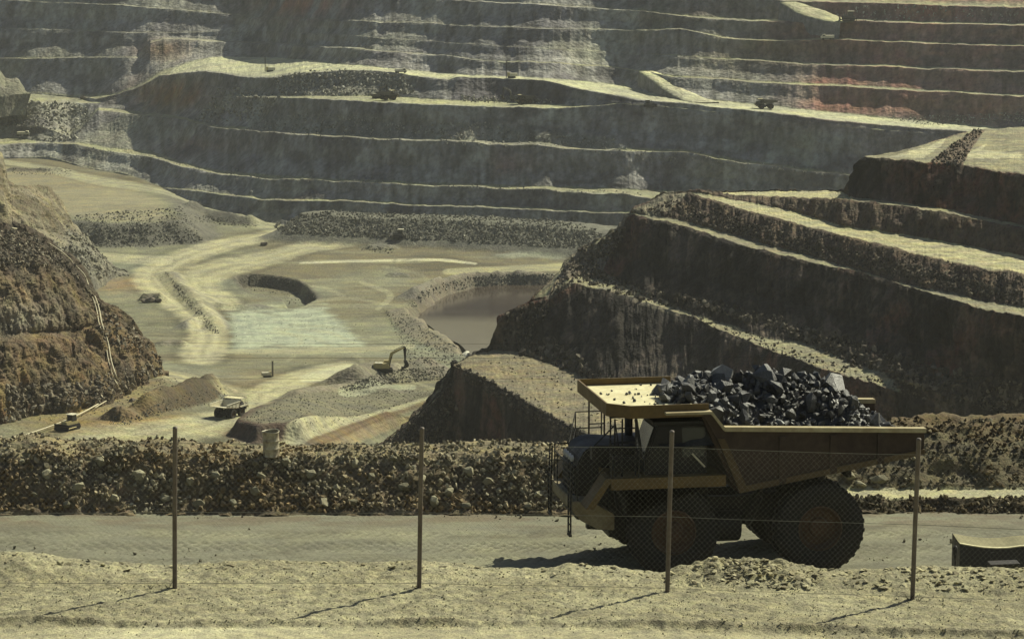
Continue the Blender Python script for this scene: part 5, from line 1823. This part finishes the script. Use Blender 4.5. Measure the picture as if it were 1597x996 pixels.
def wire(pts, r, seg=3):
    base = len(verts)
    for k, p in enumerate(pts):
        for a in range(seg):
            t = 2 * math.pi * a / seg
            verts.append((p.x + r * math.cos(t), p.y + r * math.sin(t), p.z))
    for k in range(len(pts) - 1):
        for a in range(seg):
            b = (a + 1) % seg
            quads.append((base + k * seg + a, base + k * seg + b, base + (k + 1) * seg + b, base + (k + 1) * seg + a))


ncol = int(NB / (2 * half_u))
for c in range(ncol):
    pts = []
    for k in range(nv + 1):
        u = (2 * c + 1 + (1 if (k % 2) else 0) - (0 if True else 0)) * half_u
        u = min(max(u, 0), NB - 1e-4)
        p = fence_pt(u, V0 + (V1 - V0) * k / nv)
        p.y += .003 if k % 2 else -.003
        pts.append(p)
    wire(pts, .0010)
    pts2 = []
    for k in range(nv + 1):
        u = (2 * c + 1 - (1 if (k % 2) else 0)) * half_u
        u = min(max(u, 0), NB - 1e-4)
        p = fence_pt(u, V0 + (V1 - V0) * k / nv)
        pts2.append(p)
    wire(pts2, .0010)
link('wire_mesh', np_mesh('wire_mesh', np.array(verts), np.array(quads), None, True), M_GALV, FENCE)
for v, dz in ((V1, .0), (.475, .0), (V0 + .01, 0)):
    mb = MB()
    mb.tube([fence_pt(min(u, NB - 1e-4), v) + Vector((0, -.006, 0)) for u in np.linspace(0, NB, NB * 14 + 1)], .0028, 5)
    mb.build('tension_wire', M_GALV, FENCE)

# ================================================================== oil drum on the berm
M_DRUM = plain_mat('pale_drum', (.50, .46, .31), .5, .1, .4, (.13, .085, .05), .85, 3.2, .1)
p = at_berm(417, 708)
DR = empty('oil_drum', p - Vector((0, 0, .05))); tag(DR, 'dented pale oil drum standing on top of the rubble windrow', 'oil drum')
mb = MB()
mb.lathe([(.285, .0), (.30, .02), (.285, .05), (.285, .28), (.298, .30), (.285, .32), (.285, .56), (.298, .58), (.285, .60), (.285, .86), (.305, .89), (.300, .91), (.27, .90), (.275, .84), (.275, .02)], 40, 'z')
for v in mb.bm.verts:
    a = math.atan2(v.co.y, v.co.x)
    v.co.x *= 1 + .025 * math.sin(a * 2 + 1) ; v.co.y *= 1 + .03 * math.sin(a * 3 + v.co.z * 4)
    v.co.z += .02 * math.sin(a * 2 + .7) * (v.co.z > .8)
mb.build('drum_shell', M_DRUM, DR, angle=40)
mb = MB(); mb.lathe([(.01, .80), (.272, .80), (.272, .78), (.01, .78)], 32, 'z'); mb.build('lid', M_BLACK, DR)
mb = MB(); mb.lathe([(.298, .895), (.306, .905), (.300, .918), (.290, .908)], 36, 'z')
for v in mb.bm.verts:
    a = math.atan2(v.co.y, v.co.x); v.co.z += .02 * math.sin(a * 2 + .7); v.co.x *= 1 + .025 * math.sin(a * 2 + 1); v.co.y *= 1 + .03 * math.sin(a * 3 + 3.6)
mb.build('rim', M_CREAM, DR, angle=40)
DR.rotation_euler = (.03, -.03, .4)

# ================================================================== dark skip and marker post on the right of the road
M_LID = plain_mat('dusty_lid', (.24, .22, .13), .95, 0, .1, (.17, .16, .10), .7, 2, .2)
M_SKIP = plain_mat('dark_steel', (.022, .022, .026), .55, 0, .35, (.04, .035, .03), .5, 2, .1)
c = at_d(1497, 848, 90.0)
SK = empty('skip_bin', (float(c[0]), 90.0, 0.0)); tag(SK, 'low dark steel skip with a dusty sagging lid beside the haul road', 'skip')
H = float(c[2])
N_ = 14
top = [(-.0 + 5.2 * k / N_, H - .10 * math.sin(min(1, k / N_ * 2.6) * math.pi) ** 1.0 * (1 if k / N_ < .385 else .35) - .06 * min(1, k / 4)) for k in range(N_ + 1)]
mb = MB()
mb.prism([(0, -.05)] + [(x, z) for x, z in top] + [(5.2, -.05)], 0, .06)
mb.prism([(0, -.05)] + [(x, z) for x, z in top] + [(5.2, -.05)], 1.54, 1.6)
mb.box(0, .05, .06, 1.54, -.05, H - .02); mb.box(5.15, 5.2, .06, 1.54, -.05, H - .1)
mb.box(.05, 5.15, .06, 1.54, 0, .05)
ld_ = MB()
for (x0, z0), (x1, z1) in zip(top[:-1], top[1:]):
    ld_.prism([(x0, z0 - .02), (x1, z1 - .02), (x1, z1 + .003), (x0, z0 + .003)], .061, 1.539)
mb.build('bin_shell', M_SKIP, SK)
ld_.build('lid', M_LID, SK)
mb = MB()
for (x0, z0), (x1, z1) in zip(top[:-1], top[1:]):
    mb.prism([(x0, z0 + .004), (x1, z1 + .004), (x1, z1 + .035), (x0, z0 + .035)], -.03, .10)
mb.build('rim', M_DUSTY, SK)
mb = MB()
for x in (1.0, 2.4, 3.8):
    mb.box(x - .06, x + .06, -.06, 0, 0, H - .25)
mb.build('rib', M_SKIP, SK)
mp = at_d(1490, 850, 89.0)
MP = empty('marker_post', (float(mp[0]), 89.0, 0)); tag(MP, 'thin dark marker post with a rounded head beside the dark skip', 'post')
h = float(mp[2])
MB().tube([(0, 0, -.1), (.01, 0, h - .35)], .022, 8).build('pole', M_BLACK, MP)
mb = MB(); mb.lathe([(.001, h - .5), (.03, h - .42), (.065, h - .22), (.07, h - .1), (.045, h - .01), (.001, h)], 16, 'z'); mb.build('head', M_BLACK, MP, smooth=True)
M_SLABC = plain_mat('grey_slab', (.04, .036, .034), .9, 0, .2, (.03, .026, .024), .7, 2, .3)
g = at_d(1545, 880, 41.2)
mb = MB(); mb.box(0, .42, 0, .25, -.22, .0, .012)
SL = mb.build('concrete_block', M_SLABC); SL.location = (float(g[0]), 41.2, float(g[2])); SL.rotation_euler = (0, -.03, .05)
tag(SL, 'grey concrete block lying in front of the dark skip, behind the stony bank edge', 'block')
for px, py, hh in ((262, 918, .10), (648, 915, .06), (1432, 930, .10), (1418, 925, .12), (235, 912, .07)):
    p = at_d(px, py, 37.55)
    mb = MB()
    for k in range(14):
        a = random.uniform(0, 6.28); l = hh * random.uniform(.5, 1.2)
        e = Vector((math.cos(a) * l * .8, math.sin(a) * l * .6, l * random.uniform(.4, 1)))
        mb.tube([(0, 0, -.02), tuple(e * .5 + Vector((0, 0, .01))), tuple(e)], .0025, 4, .001)
    o = mb.build('dry_weed', M_BLACK); o.location = (float(p[0]), 37.55, float(bank_z(np.array([p[0]]), np.array([37.55]))[0]))
    tag(o, 'dark dry weed sprig in the gravel by the fence posts', 'weed', 'dry weeds under the fence')
# ================================================================== machines at work in the pit
M_MYEL = plain_mat('machine_paint', (.48, .40, .17), .6, 0, .3, (.32, .28, .16), .7, 1.5, .1)
M_PALE = plain_mat('pale_paint', (.60, .57, .42), .6, 0, .3, (.40, .36, .24), .6, 1.5, .1)


def track_pair(t, L, W, H, gauge, name='track'):
    for s in (-1, 1):
        mb = MB()
        prof = [(-L / 2 + H * .35, 0), (L / 2 - H * .35, 0), (L / 2, H * .45), (L / 2 - H * .2, H * .92), (L / 2 - H * .5, H), (-L / 2 + H * .5, H), (-L / 2 + H * .2, H * .92), (-L / 2, H * .45)]
        mb.prism(prof, s * gauge / 2 - W / 2, s * gauge / 2 + W / 2, .03)
        for k in range(int(L / .35)):
            x = -L / 2 + .3 + k * .35
            mb.box(x, x + .1, s * gauge / 2 - W / 2 - .02, s * gauge / 2 + W / 2 + .02, H - .02, H + .04)
        mb.build(name, M_BLACK, t)


def make_excavator(label):
    t = empty('excavator'); tag(t, label, 'excavator')
    track_pair(t, 4.6, .65, 1.05, 2.7)
    mb = MB(); mb.box(-1.0, 1.0, -1.1, 1.1, .45, .85); mb.lathe([(.01, .85), (.75, .85), (.75, 1.1), (.01, 1.1)], 20, 'z'); mb.build('undercarriage', M_BLACK, t)
    mb = MB(); mb.prism([(-2.9, 1.2), (-3.1, 1.5), (-3.1, 2.3), (-2.8, 2.55), (.9, 2.5), (1.3, 1.9), (1.3, 1.12), (-2.6, 1.12)], -1.4, 1.4, .06); mb.build('house', M_MYEL, t)
    mb = MB(); mb.prism([(-2.7, 2.54), (-2.6, 2.72), (-.6, 2.70), (-.5, 2.50)], -1.2, .5); mb.tube([(-1.6, .1, 2.6), (-1.6, .1, 3.3)], .08, 8); mb.build('engine_hood', M_PALE, t)
    mb = MB(); mb.prism([(-.2, 1.15), (-.2, 3.15), (1.1, 3.15), (1.55, 2.4), (1.6, 1.15)], .45, 1.42, .05); cab = mb.build('cab', M_MYEL, t)
    mb = MB(); mb.prism([(0, 2.1), (0, 3.0), (.95, 3.0), (1.3, 2.4), (1.35, 2.1)], 1.42, 1.44); mb.build('window', M_GLASS, cab)
    mb = MB(); mb.prism([(.7, 1.5), (1.2, 1.35), (2.35, 5.0), (5.55, 6.75), (5.45, 7.05), (1.75, 5.55), (1.45, 5.0)], -.32, .32, .03); mb.build('boom', M_MYEL, t)
    mb = MB(); mb.prism([(5.1, 7.2), (5.7, 7.2), (6.0, 6.4), (5.85, 3.2), (5.45, 3.2), (5.15, 6.2)], -.24, .24, .02); mb.build('stick', M_BLACK, t)
    mb = MB(); mb.prism([(5.2, 3.3), (6.1, 3.3), (6.7, 2.2), (6.6, 1.5), (5.6, 1.05), (4.6, 1.1), (4.5, 1.35), (5.3, 1.5), (5.5, 2.2)], -.75, .75, .04); mb.build('bucket', M_BLACK, t)
    for y in (-.45, .45):
        mb = MB(); mb.tube([(1.3, y, 1.5), (1.95, y, 4.4)], .11, 8); mb.build('lift_cylinder', M_BLACK, t)
    mb = MB(); mb.tube([(2.6, 0, 6.1), (5.2, 0, 7.2)], .10, 8); mb.build('stick_cylinder', M_BLACK, t)
    return t


def make_dozer(label):
    t = empty('bulldozer'); tag(t, label, 'bulldozer')
    track_pair(t, 3.9, .6, 1.1, 2.3)
    mb = MB(); mb.prism([(-1.9, .6), (-1.9, 1.7), (.2, 1.75), (.3, 1.95), (1.9, 1.9), (2.0, .7)], -.75, .75, .05); mb.tube([(1.2, .2, 1.9), (1.2, .2, 2.9)], .09, 8); mb.build('engine_body', M_MYEL, t)
    mb = MB()
    mb.prism([(-1.5, 1.7), (-1.4, 3.05), (.0, 3.05), (.2, 1.7)], -.72, .72, .04)
    cab = mb.build('cab', M_BLACK, t)
    mb = MB(); mb.box(-1.75, .25, -.95, .95, 3.06, 3.2, .04); mb.build('roof', M_PALE, cab)
    mb = MB(); mb.prism([(-1.3, 2.1), (-1.25, 2.95), (-.1, 2.95), (.05, 2.1)], .722, .735); mb.build('window', M_GLASS, cab)
    mb = MB(); mb.prism([(2.75, .05), (2.95, .05), (2.72, .7), (2.75, 1.2), (2.95, 1.5), (2.8, 1.5), (2.58, 1.1), (2.56, .6)], -1.95, 1.95, .02); mb.build('blade', M_BLACK, t)
    for s in (-1, 1):
        mb = MB(); mb.tube([(-.3, s * 1.5, .6), (2.6, s * 1.5, .5)], .12, 8); mb.build('push_arm', M_MYEL, t)
    mb = MB(); mb.box(-2.3, -1.9, -.8, .8, .7, 1.1); mb.prism([(-2.7, 1.2), (-2.4, 1.2), (-2.35, .1), (-2.5, .1)], -.12, .12); mb.build('ripper', M_BLACK, t)
    return t


def make_drill(label, mast=9.0):
    t = empty('drill_rig'); tag(t, label, 'drill rig')
    track_pair(t, 4.2, .5, .9, 2.2)
    mb = MB(); mb.box(-3.0, 1.6, -1.15, 1.15, .95, 2.6, .06); mb.build('power_house', M_PALE, t)
    mb = MB(); mb.box(1.0, 2.2, .1, 1.3, 1.0, 3.0, .05); mb.build('cab', M_MYEL, t)
    mb = MB()
    for dx, dy in ((-.3, -.3), (-.3, .3), (.3, -.3), (.3, .3)):
        mb.tube([(2.7 + dx, dy - .4, .3), (2.7 + dx, dy - .4, mast)], .07, 6)
    n = int(mast / .8)
    for k in range(n):
        z = .5 + k * .8
        for a, b in (((-.3, -.3), (.3, -.3)), ((.3, -.3), (.3, .3)), ((.3, .3), (-.3, .3)), ((-.3, .3), (-.3, -.3))):
            mb.tube([(2.7 + a[0], a[1] - .4, z), (2.7 + b[0], b[1] - .4, z + .8)], .04, 4)
    mb.tube([(2.7, -.4, .0), (2.7, -.4, mast - .5)], .10, 6)
    mb.build('mast', M_BLACK, t)
    return t


def make_service(label):
    t = empty('service_truck'); tag(t, label, 'service truck')
    mb = MB(); mb.box(-2.9, 2.8, -.9, .9, .6, .85, .02); mb.build('chassis', M_BLACK, t)
    mb = MB(); mb.prism([(1.0, .85), (1.0, 2.5), (2.1, 2.5), (2.6, 1.7), (3.0, 1.6), (3.0, .7)], -1.05, 1.05, .06); cab = mb.build('cab', M_PALE, t)
    mb = MB(); mb.prism([(1.25, 1.7), (1.25, 2.35), (2.0, 2.35), (2.35, 1.7)], 1.05, 1.06); mb.prism([(1.25, 1.7), (1.25, 2.35), (2.0, 2.35), (2.35, 1.7)], -1.06, -1.05); mb.build('window', M_GLASS, cab)
    mb = MB(); mb.box(-2.9, .9, -1.1, 1.1, .9, 2.1, .08); mb.build('load_bed', M_PALE, t)
    for x in (2.0, -1.4, -2.3):
        for s in (-1, 1):
            MB().lathe([(.02, -.15), (.45, -.15), (.5, -.1), (.5, .1), (.45, .15), (.02, .15)], 18, 'y', (x, s * .95, .5)).build('wheel', M_TYRE, t, angle=35)
    return t


def put_at(o, p, rz, dz=0.0, s=1.0):
    o.location = Vector(p) + Vector((0, 0, dz)); o.rotation_euler = (0, 0, math.radians(rz)); o.scale = (s, s, s)
    return o


def haul_copy(label, p, rz, s=1.0):
    c = copy_tree(TRUCK, None); c['label'] = label; c['category'] = 'haul truck'; c['group'] = 'haul trucks working in the pit'
    return put_at(c, p, rz, 0, s)


T2 = haul_copy('cream haul truck driving away, below the left hillside beside a dark windrow', FV.at(366, 648), 62, .92)
for o_ in kids(T2):
    for q in [o_] + kids(o_):
        if q.type == 'MESH' and q.name.split('.')[0] in ('dump_body', 'side_rail', 'canopy_lip', 'deck'):
            q.material_slots[0].link = 'OBJECT'; q.material_slots[0].material = M_CREAM
FT1 = haul_copy('far haul truck alone on the long pale road across the terraces', W.at(1186, 168.5)[0] - np.array([0, 4, 0]), 184, .95)
FT2 = haul_copy('far haul truck parked on the middle terrace with dark blasted rock behind', W.at(612, 156)[0] - np.array([0, 3, 0]), 25, .95)
FT3 = haul_copy('far haul truck under the excavator in front of the dark dug face', W.at(812, 162.5)[0] - np.array([0, 2, 0]), 205, .9)
EX = make_excavator('yellow excavator with its boom raised, on rubble near the pond')
put_at(EX, FV.at(600, 580), 2, .0)
e2 = copy_tree(EX); e2['label'] = 'far excavator digging in rubble beside the parked haul truck'; put_at(e2, W.at(588, 155)[0], 25, 0, .95)
e3 = copy_tree(EX); e3['label'] = 'far excavator reaching up behind a haul truck at the dark dug face'; put_at(e3, W.at(801, 161)[0] + np.array([0, 4, 0]), 160, .5, .95)
DZ = make_dozer('small bulldozer with a pale roof beside the pale pipe in the left yard')
put_at(DZ, FV.at(109, 669), 238, 0, 1.12)
d2 = copy_tree(DZ); d2['label'] = 'dark bulldozer at the foot of the long grey rubble heap'; put_at(d2, FV.at(622, 372), 170, .3, 1.25)
d3 = copy_tree(DZ); d3['label'] = 'far bulldozer just below the bend of the pale terrace road'; put_at(d3, W.at(1012, 166)[0] - np.array([0, 3, 0]), 20, 0, 1.1)
d4 = copy_tree(DZ); d4['label'] = 'far bulldozer at the foot of the short upper ramp'; put_at(d4, W.at(1322, 34)[0] - np.array([0, 3, 0]), 180, 0, 1.6)
DR1 = make_drill('far drill rig with a tall dark mast on the widest pale terrace')
put_at(DR1, W.at(421, 111.5)[0], 186, 0, .95)
DR2 = copy_tree(DR1); DR2['label'] = 'far drill rig on the terrace edge above the dark dug face'; put_at(DR2, W.at(798, 122)[0], 180, 0, .95)
DR3 = make_drill('small dark drill rig with a thin mast alone on the open pit floor', 8.5)
put_at(DR3, FV.at(417, 588), 20, 0, .55)
SV = make_service('far pale service truck on the upper bench below the ramp foot')
put_at(SV, W.at(1290, 62.5)[0] - np.array([0, 1.5, 0]), 180, 0, 1.1)
s2 = copy_tree(SV); s2['label'] = 'far service truck crossing the pale terrace above the blasted rock'; put_at(s2, W.at(625, 115)[0], 5, 0, 1.0)
s3 = copy_tree(SV); s3['label'] = 'service truck on the lowest pale shelf at the left end of the far wall'; put_at(s3, W.at(38, 213)[0], 0, 0, 1.3)
for o_ in (s2, s3, SV): o_['group'] = 'service trucks about the pit'

M_DIM = plain_mat('dusty_shade_paint', (.085, .08, .068), .8, 0, .2, (.14, .13, .10), .6, .8, .1)  # darkened paint that carries the shade on the far machines
def override(o, mat, only=('ochre_paint', 'tipper_steel', 'machine_paint', 'ochre_band', 'worn_rail')):
    for q in kids(o):
        for r_ in [q] + kids(q):
            if r_.type == 'MESH' and r_.material_slots and r_.material_slots[0].material and r_.material_slots[0].material.name in only:
                r_.material_slots[0].link = 'OBJECT'; r_.material_slots[0].material = mat
for o_ in (FT1, FT2, FT3, e2, e3, d2, d3, d4): override(o_, M_DIM)

# ------------------------------------------------------------------ pipes down the left hillside
M_PIPE = plain_mat('pale_pipe', (.55, .50, .33), .6, 0, .3, (.38, .33, .2), .6, 1, .05)
floor_pts = [FV.at(x, y) for x, y in [(15, 690), (40, 681), (75, 669), (108, 656), (140, 640), (163, 626), (178, 615)]]
hill_pts = [HL.at(x, y)[0] for x, y in [(176, 592), (171, 565), (165, 535), (158, 508), (150, 487), (142, 467), (135, 448)]]
hill_top = [HL.at(x, y)[0] for x, y in [(126, 432), (112, 416), (98, 403), (75, 388), (42, 364), (10, 360)]]


def pipe(name, P, r, label):
    P = np.array(P) + np.array([.35, -.9, .75])
    mb = MB(); mb.tube([tuple(q) for q in smooth_line(P, 8)], r, 8)
    o = mb.build(name, M_PIPE, None, smooth=True)
    tag(o, label, 'pipe', 'water pipes in the left yard')
    return o


pipe('water_pipe', floor_pts + [FV.at(183, 608), FV.at(182, 602)] + hill_pts + hill_top, .17, 'pale water pipe bending round at the hill foot and climbing to the top')
pipe('water_pipe', [p + np.array([.9, .5, 0]) for p in floor_pts[4:]] + [HL.at(177, 603)[0]] + [p + np.array([-.7, 0, 0]) for p in hill_pts], .14, 'shorter pale water pipe on the inner side of the bend at the hill foot')

# ------------------------------------------------------------------ single boulders
MB_DARK = plain_mat('dark_boulder', (.13, .11, .085), .9, 0, .15, (.09, .075, .055), .7, 1, .3, rnd=.3)
DB = [m_.copy() for m_ in BOULD[:4]]
for m_ in DB: m_.materials.clear(); m_.materials.append(MB_DARK)


def dboulder(p, s, label, group=None, k=0):
    o = bpy.data.objects.new('boulder', DB[k % 4]); COL.objects.link(o)
    o.location = Vector(p) + Vector((0, 0, s * .2)); o.scale = (s * 1.1, s * .9, s * .8); o.rotation_euler = (.2 * k, .3, 1.3 * k)
    tag(o, label, 'boulder', group)


dboulder(FV.at(158, 601), 2.2, 'dark boulder beside the pale pipe, against the hill foot', None, 0)
dboulder(FV.at(170, 611), 1.7, 'smaller dark boulder just inside the bend of the pale pipe', None, 1)
dboulder(FV.at(86, 625), 2.0, 'grey boulder at the foot of the near left hill, above the bulldozer', None, 2)
dboulder(FV.at(205, 626), 1.1, 'lone small boulder between the pale pipe and the dark windrow', None, 3)
for k, (x, y, s) in enumerate(((228, 472, 2.6), (236, 471, 3.0), (246, 471, 2.0))):
    dboulder(FV.at(x, y), s, ('left', 'tallest middle', 'right')[k] + ' one of three dark boulders in the row beside the curving floor road', 'boulders beside the floor road', k)
dboulder(W.at(130, 155)[0], 3.2, 'dark boulder at the right end of the pale left terrace', None, 1)
dboulder(FV.at(411, 383), 2.4, 'dark flat boulder lying between the two curving floor roads', None, 2)
dboulder(FV.at(488, 466), 1.6, 'dark boulder at the near corner of the curved cut', None, 3)

# white mound standing in for the sun's glint where the pond narrows
M_GLINT = plain_mat('white_glint', (.78, .77, .62), .95, 0, .1, (.6, .58, .42), .5, .4, .3)
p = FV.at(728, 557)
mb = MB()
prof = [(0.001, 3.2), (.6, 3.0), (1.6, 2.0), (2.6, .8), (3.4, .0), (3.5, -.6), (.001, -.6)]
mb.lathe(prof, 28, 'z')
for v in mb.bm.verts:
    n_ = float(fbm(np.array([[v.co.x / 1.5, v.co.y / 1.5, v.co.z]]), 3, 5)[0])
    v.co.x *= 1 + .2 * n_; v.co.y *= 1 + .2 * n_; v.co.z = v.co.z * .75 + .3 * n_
o = mb.build('glint_heap', M_GLINT, None, smooth=True); o.location = p
tag(o, 'small white heap standing in for a sun glint at the near end of the brown pond', 'heap')

# ------------------------------------------------------------------ cables strung high above the bank, their poles outside the view
for k, (yl, yr) in enumerate(((489, 486), (513, 506), (547, 537))):
    a = at_d(-1800, yl + 12, 44.0); b = at_d(3400, yr + 12, 44.0)
    t = np.linspace(0, 1, 60)[:, None]
    P = a * (1 - t) + b * t
    P[:, 2] -= .35 * 4 * t[:, 0] * (1 - t[:, 0])
    mb = MB(); mb.tube([tuple(q) for q in P], .0019, 5)
    o = mb.build('overhead_cable', M_BLACK)
    tag(o, ('uppermost', 'middle', 'lowest')[k] + ' of three thin dark cables strung across above the fence', 'cable', 'cables strung above the fence')
# ------------------------------------------------------------------ light, air, camera
SUN_EL, SUN_AZ = math.radians(43), math.radians(45)      # azimuth measured from straight ahead (+Y) towards the right (+X)
sd = Vector((math.sin(SUN_AZ) * math.cos(SUN_EL), math.cos(SUN_AZ) * math.cos(SUN_EL), math.sin(SUN_EL)))
w = bpy.data.worlds.new('World'); SC.world = w; w.use_nodes = True
nt = w.node_tree; nt.nodes.clear()
sky = nt.nodes.new('ShaderNodeTexSky'); sky.sky_type = 'NISHITA'; sky.sun_disc = False
sky.sun_elevation = SUN_EL; sky.sun_rotation = SUN_AZ
sky.dust_density = 2.0; sky.air_density = 1.0; sky.ozone_density = 1.0
bg = nt.nodes.new('ShaderNodeBackground'); bg.inputs[1].default_value = .052
wo = nt.nodes.new('ShaderNodeOutputWorld')
nt.links.new(sky.outputs[0], bg.inputs[0]); nt.links.new(bg.outputs[0], wo.inputs[0])
ld = bpy.data.lights.new('sun', 'SUN'); ld.energy = 5.0; ld.angle = math.radians(.5); ld.color = (1.0, .97, .75)
lo = bpy.data.objects.new('sun', ld); COL.objects.link(lo)
lo.rotation_euler = sd.to_track_quat('Z', 'Y').to_euler(); lo.location = (200, 200, 200)

HAZE = True
if HAZE:
    bm = bmesh.new()
    bmesh.ops.create_cube(bm, size=1)
    me = bpy.data.meshes.new('haze'); bm.to_mesh(me); bm.free()
    m = bpy.data.materials.new('haze'); m.use_nodes = True
    nt = m.node_tree; nt.nodes.clear()
    o_ = nt.nodes.new('ShaderNodeOutputMaterial'); v = nt.nodes.new('ShaderNodeVolumePrincipled')
    v.inputs['Color'].default_value = (.90, .91, .87, 1); v.inputs['Density'].default_value = .00004; v.inputs['Anisotropy'].default_value = .35
    nt.links.new(v.outputs[0], o_.inputs['Volume'])
    hz = link('haze', me, m)
    zlo, zhi = -178 + CAMZ - 1, 32
    hz.scale = (31000, 31000, zhi - zlo); hz.location = (0, 0, (zhi + zlo) / 2)
    tag(hz, None, None, None, 'stuff')

cam = bpy.data.cameras.new('camera'); co = bpy.data.objects.new('camera', cam); COL.objects.link(co)
cam.sensor_width = 36; cam.lens = 36 * F / 1597.0
cam.clip_start = .5; cam.clip_end = 40000
co.location = (0, 0, CAMZ); co.rotation_euler = (math.pi / 2 - PITCH, 0, 0)
SC.camera = co
SC.view_settings.view_transform = 'Standard'; SC.view_settings.look = 'None'
SC.view_settings.gamma = 1.0; SC.view_settings.use_curve_mapping = False
SC.view_settings.exposure = 0.38
SC.cycles.use_denoising = True
SC.cycles.max_bounces = 6; SC.cycles.volume_bounces = 1; SC.cycles.diffuse_bounces = 3
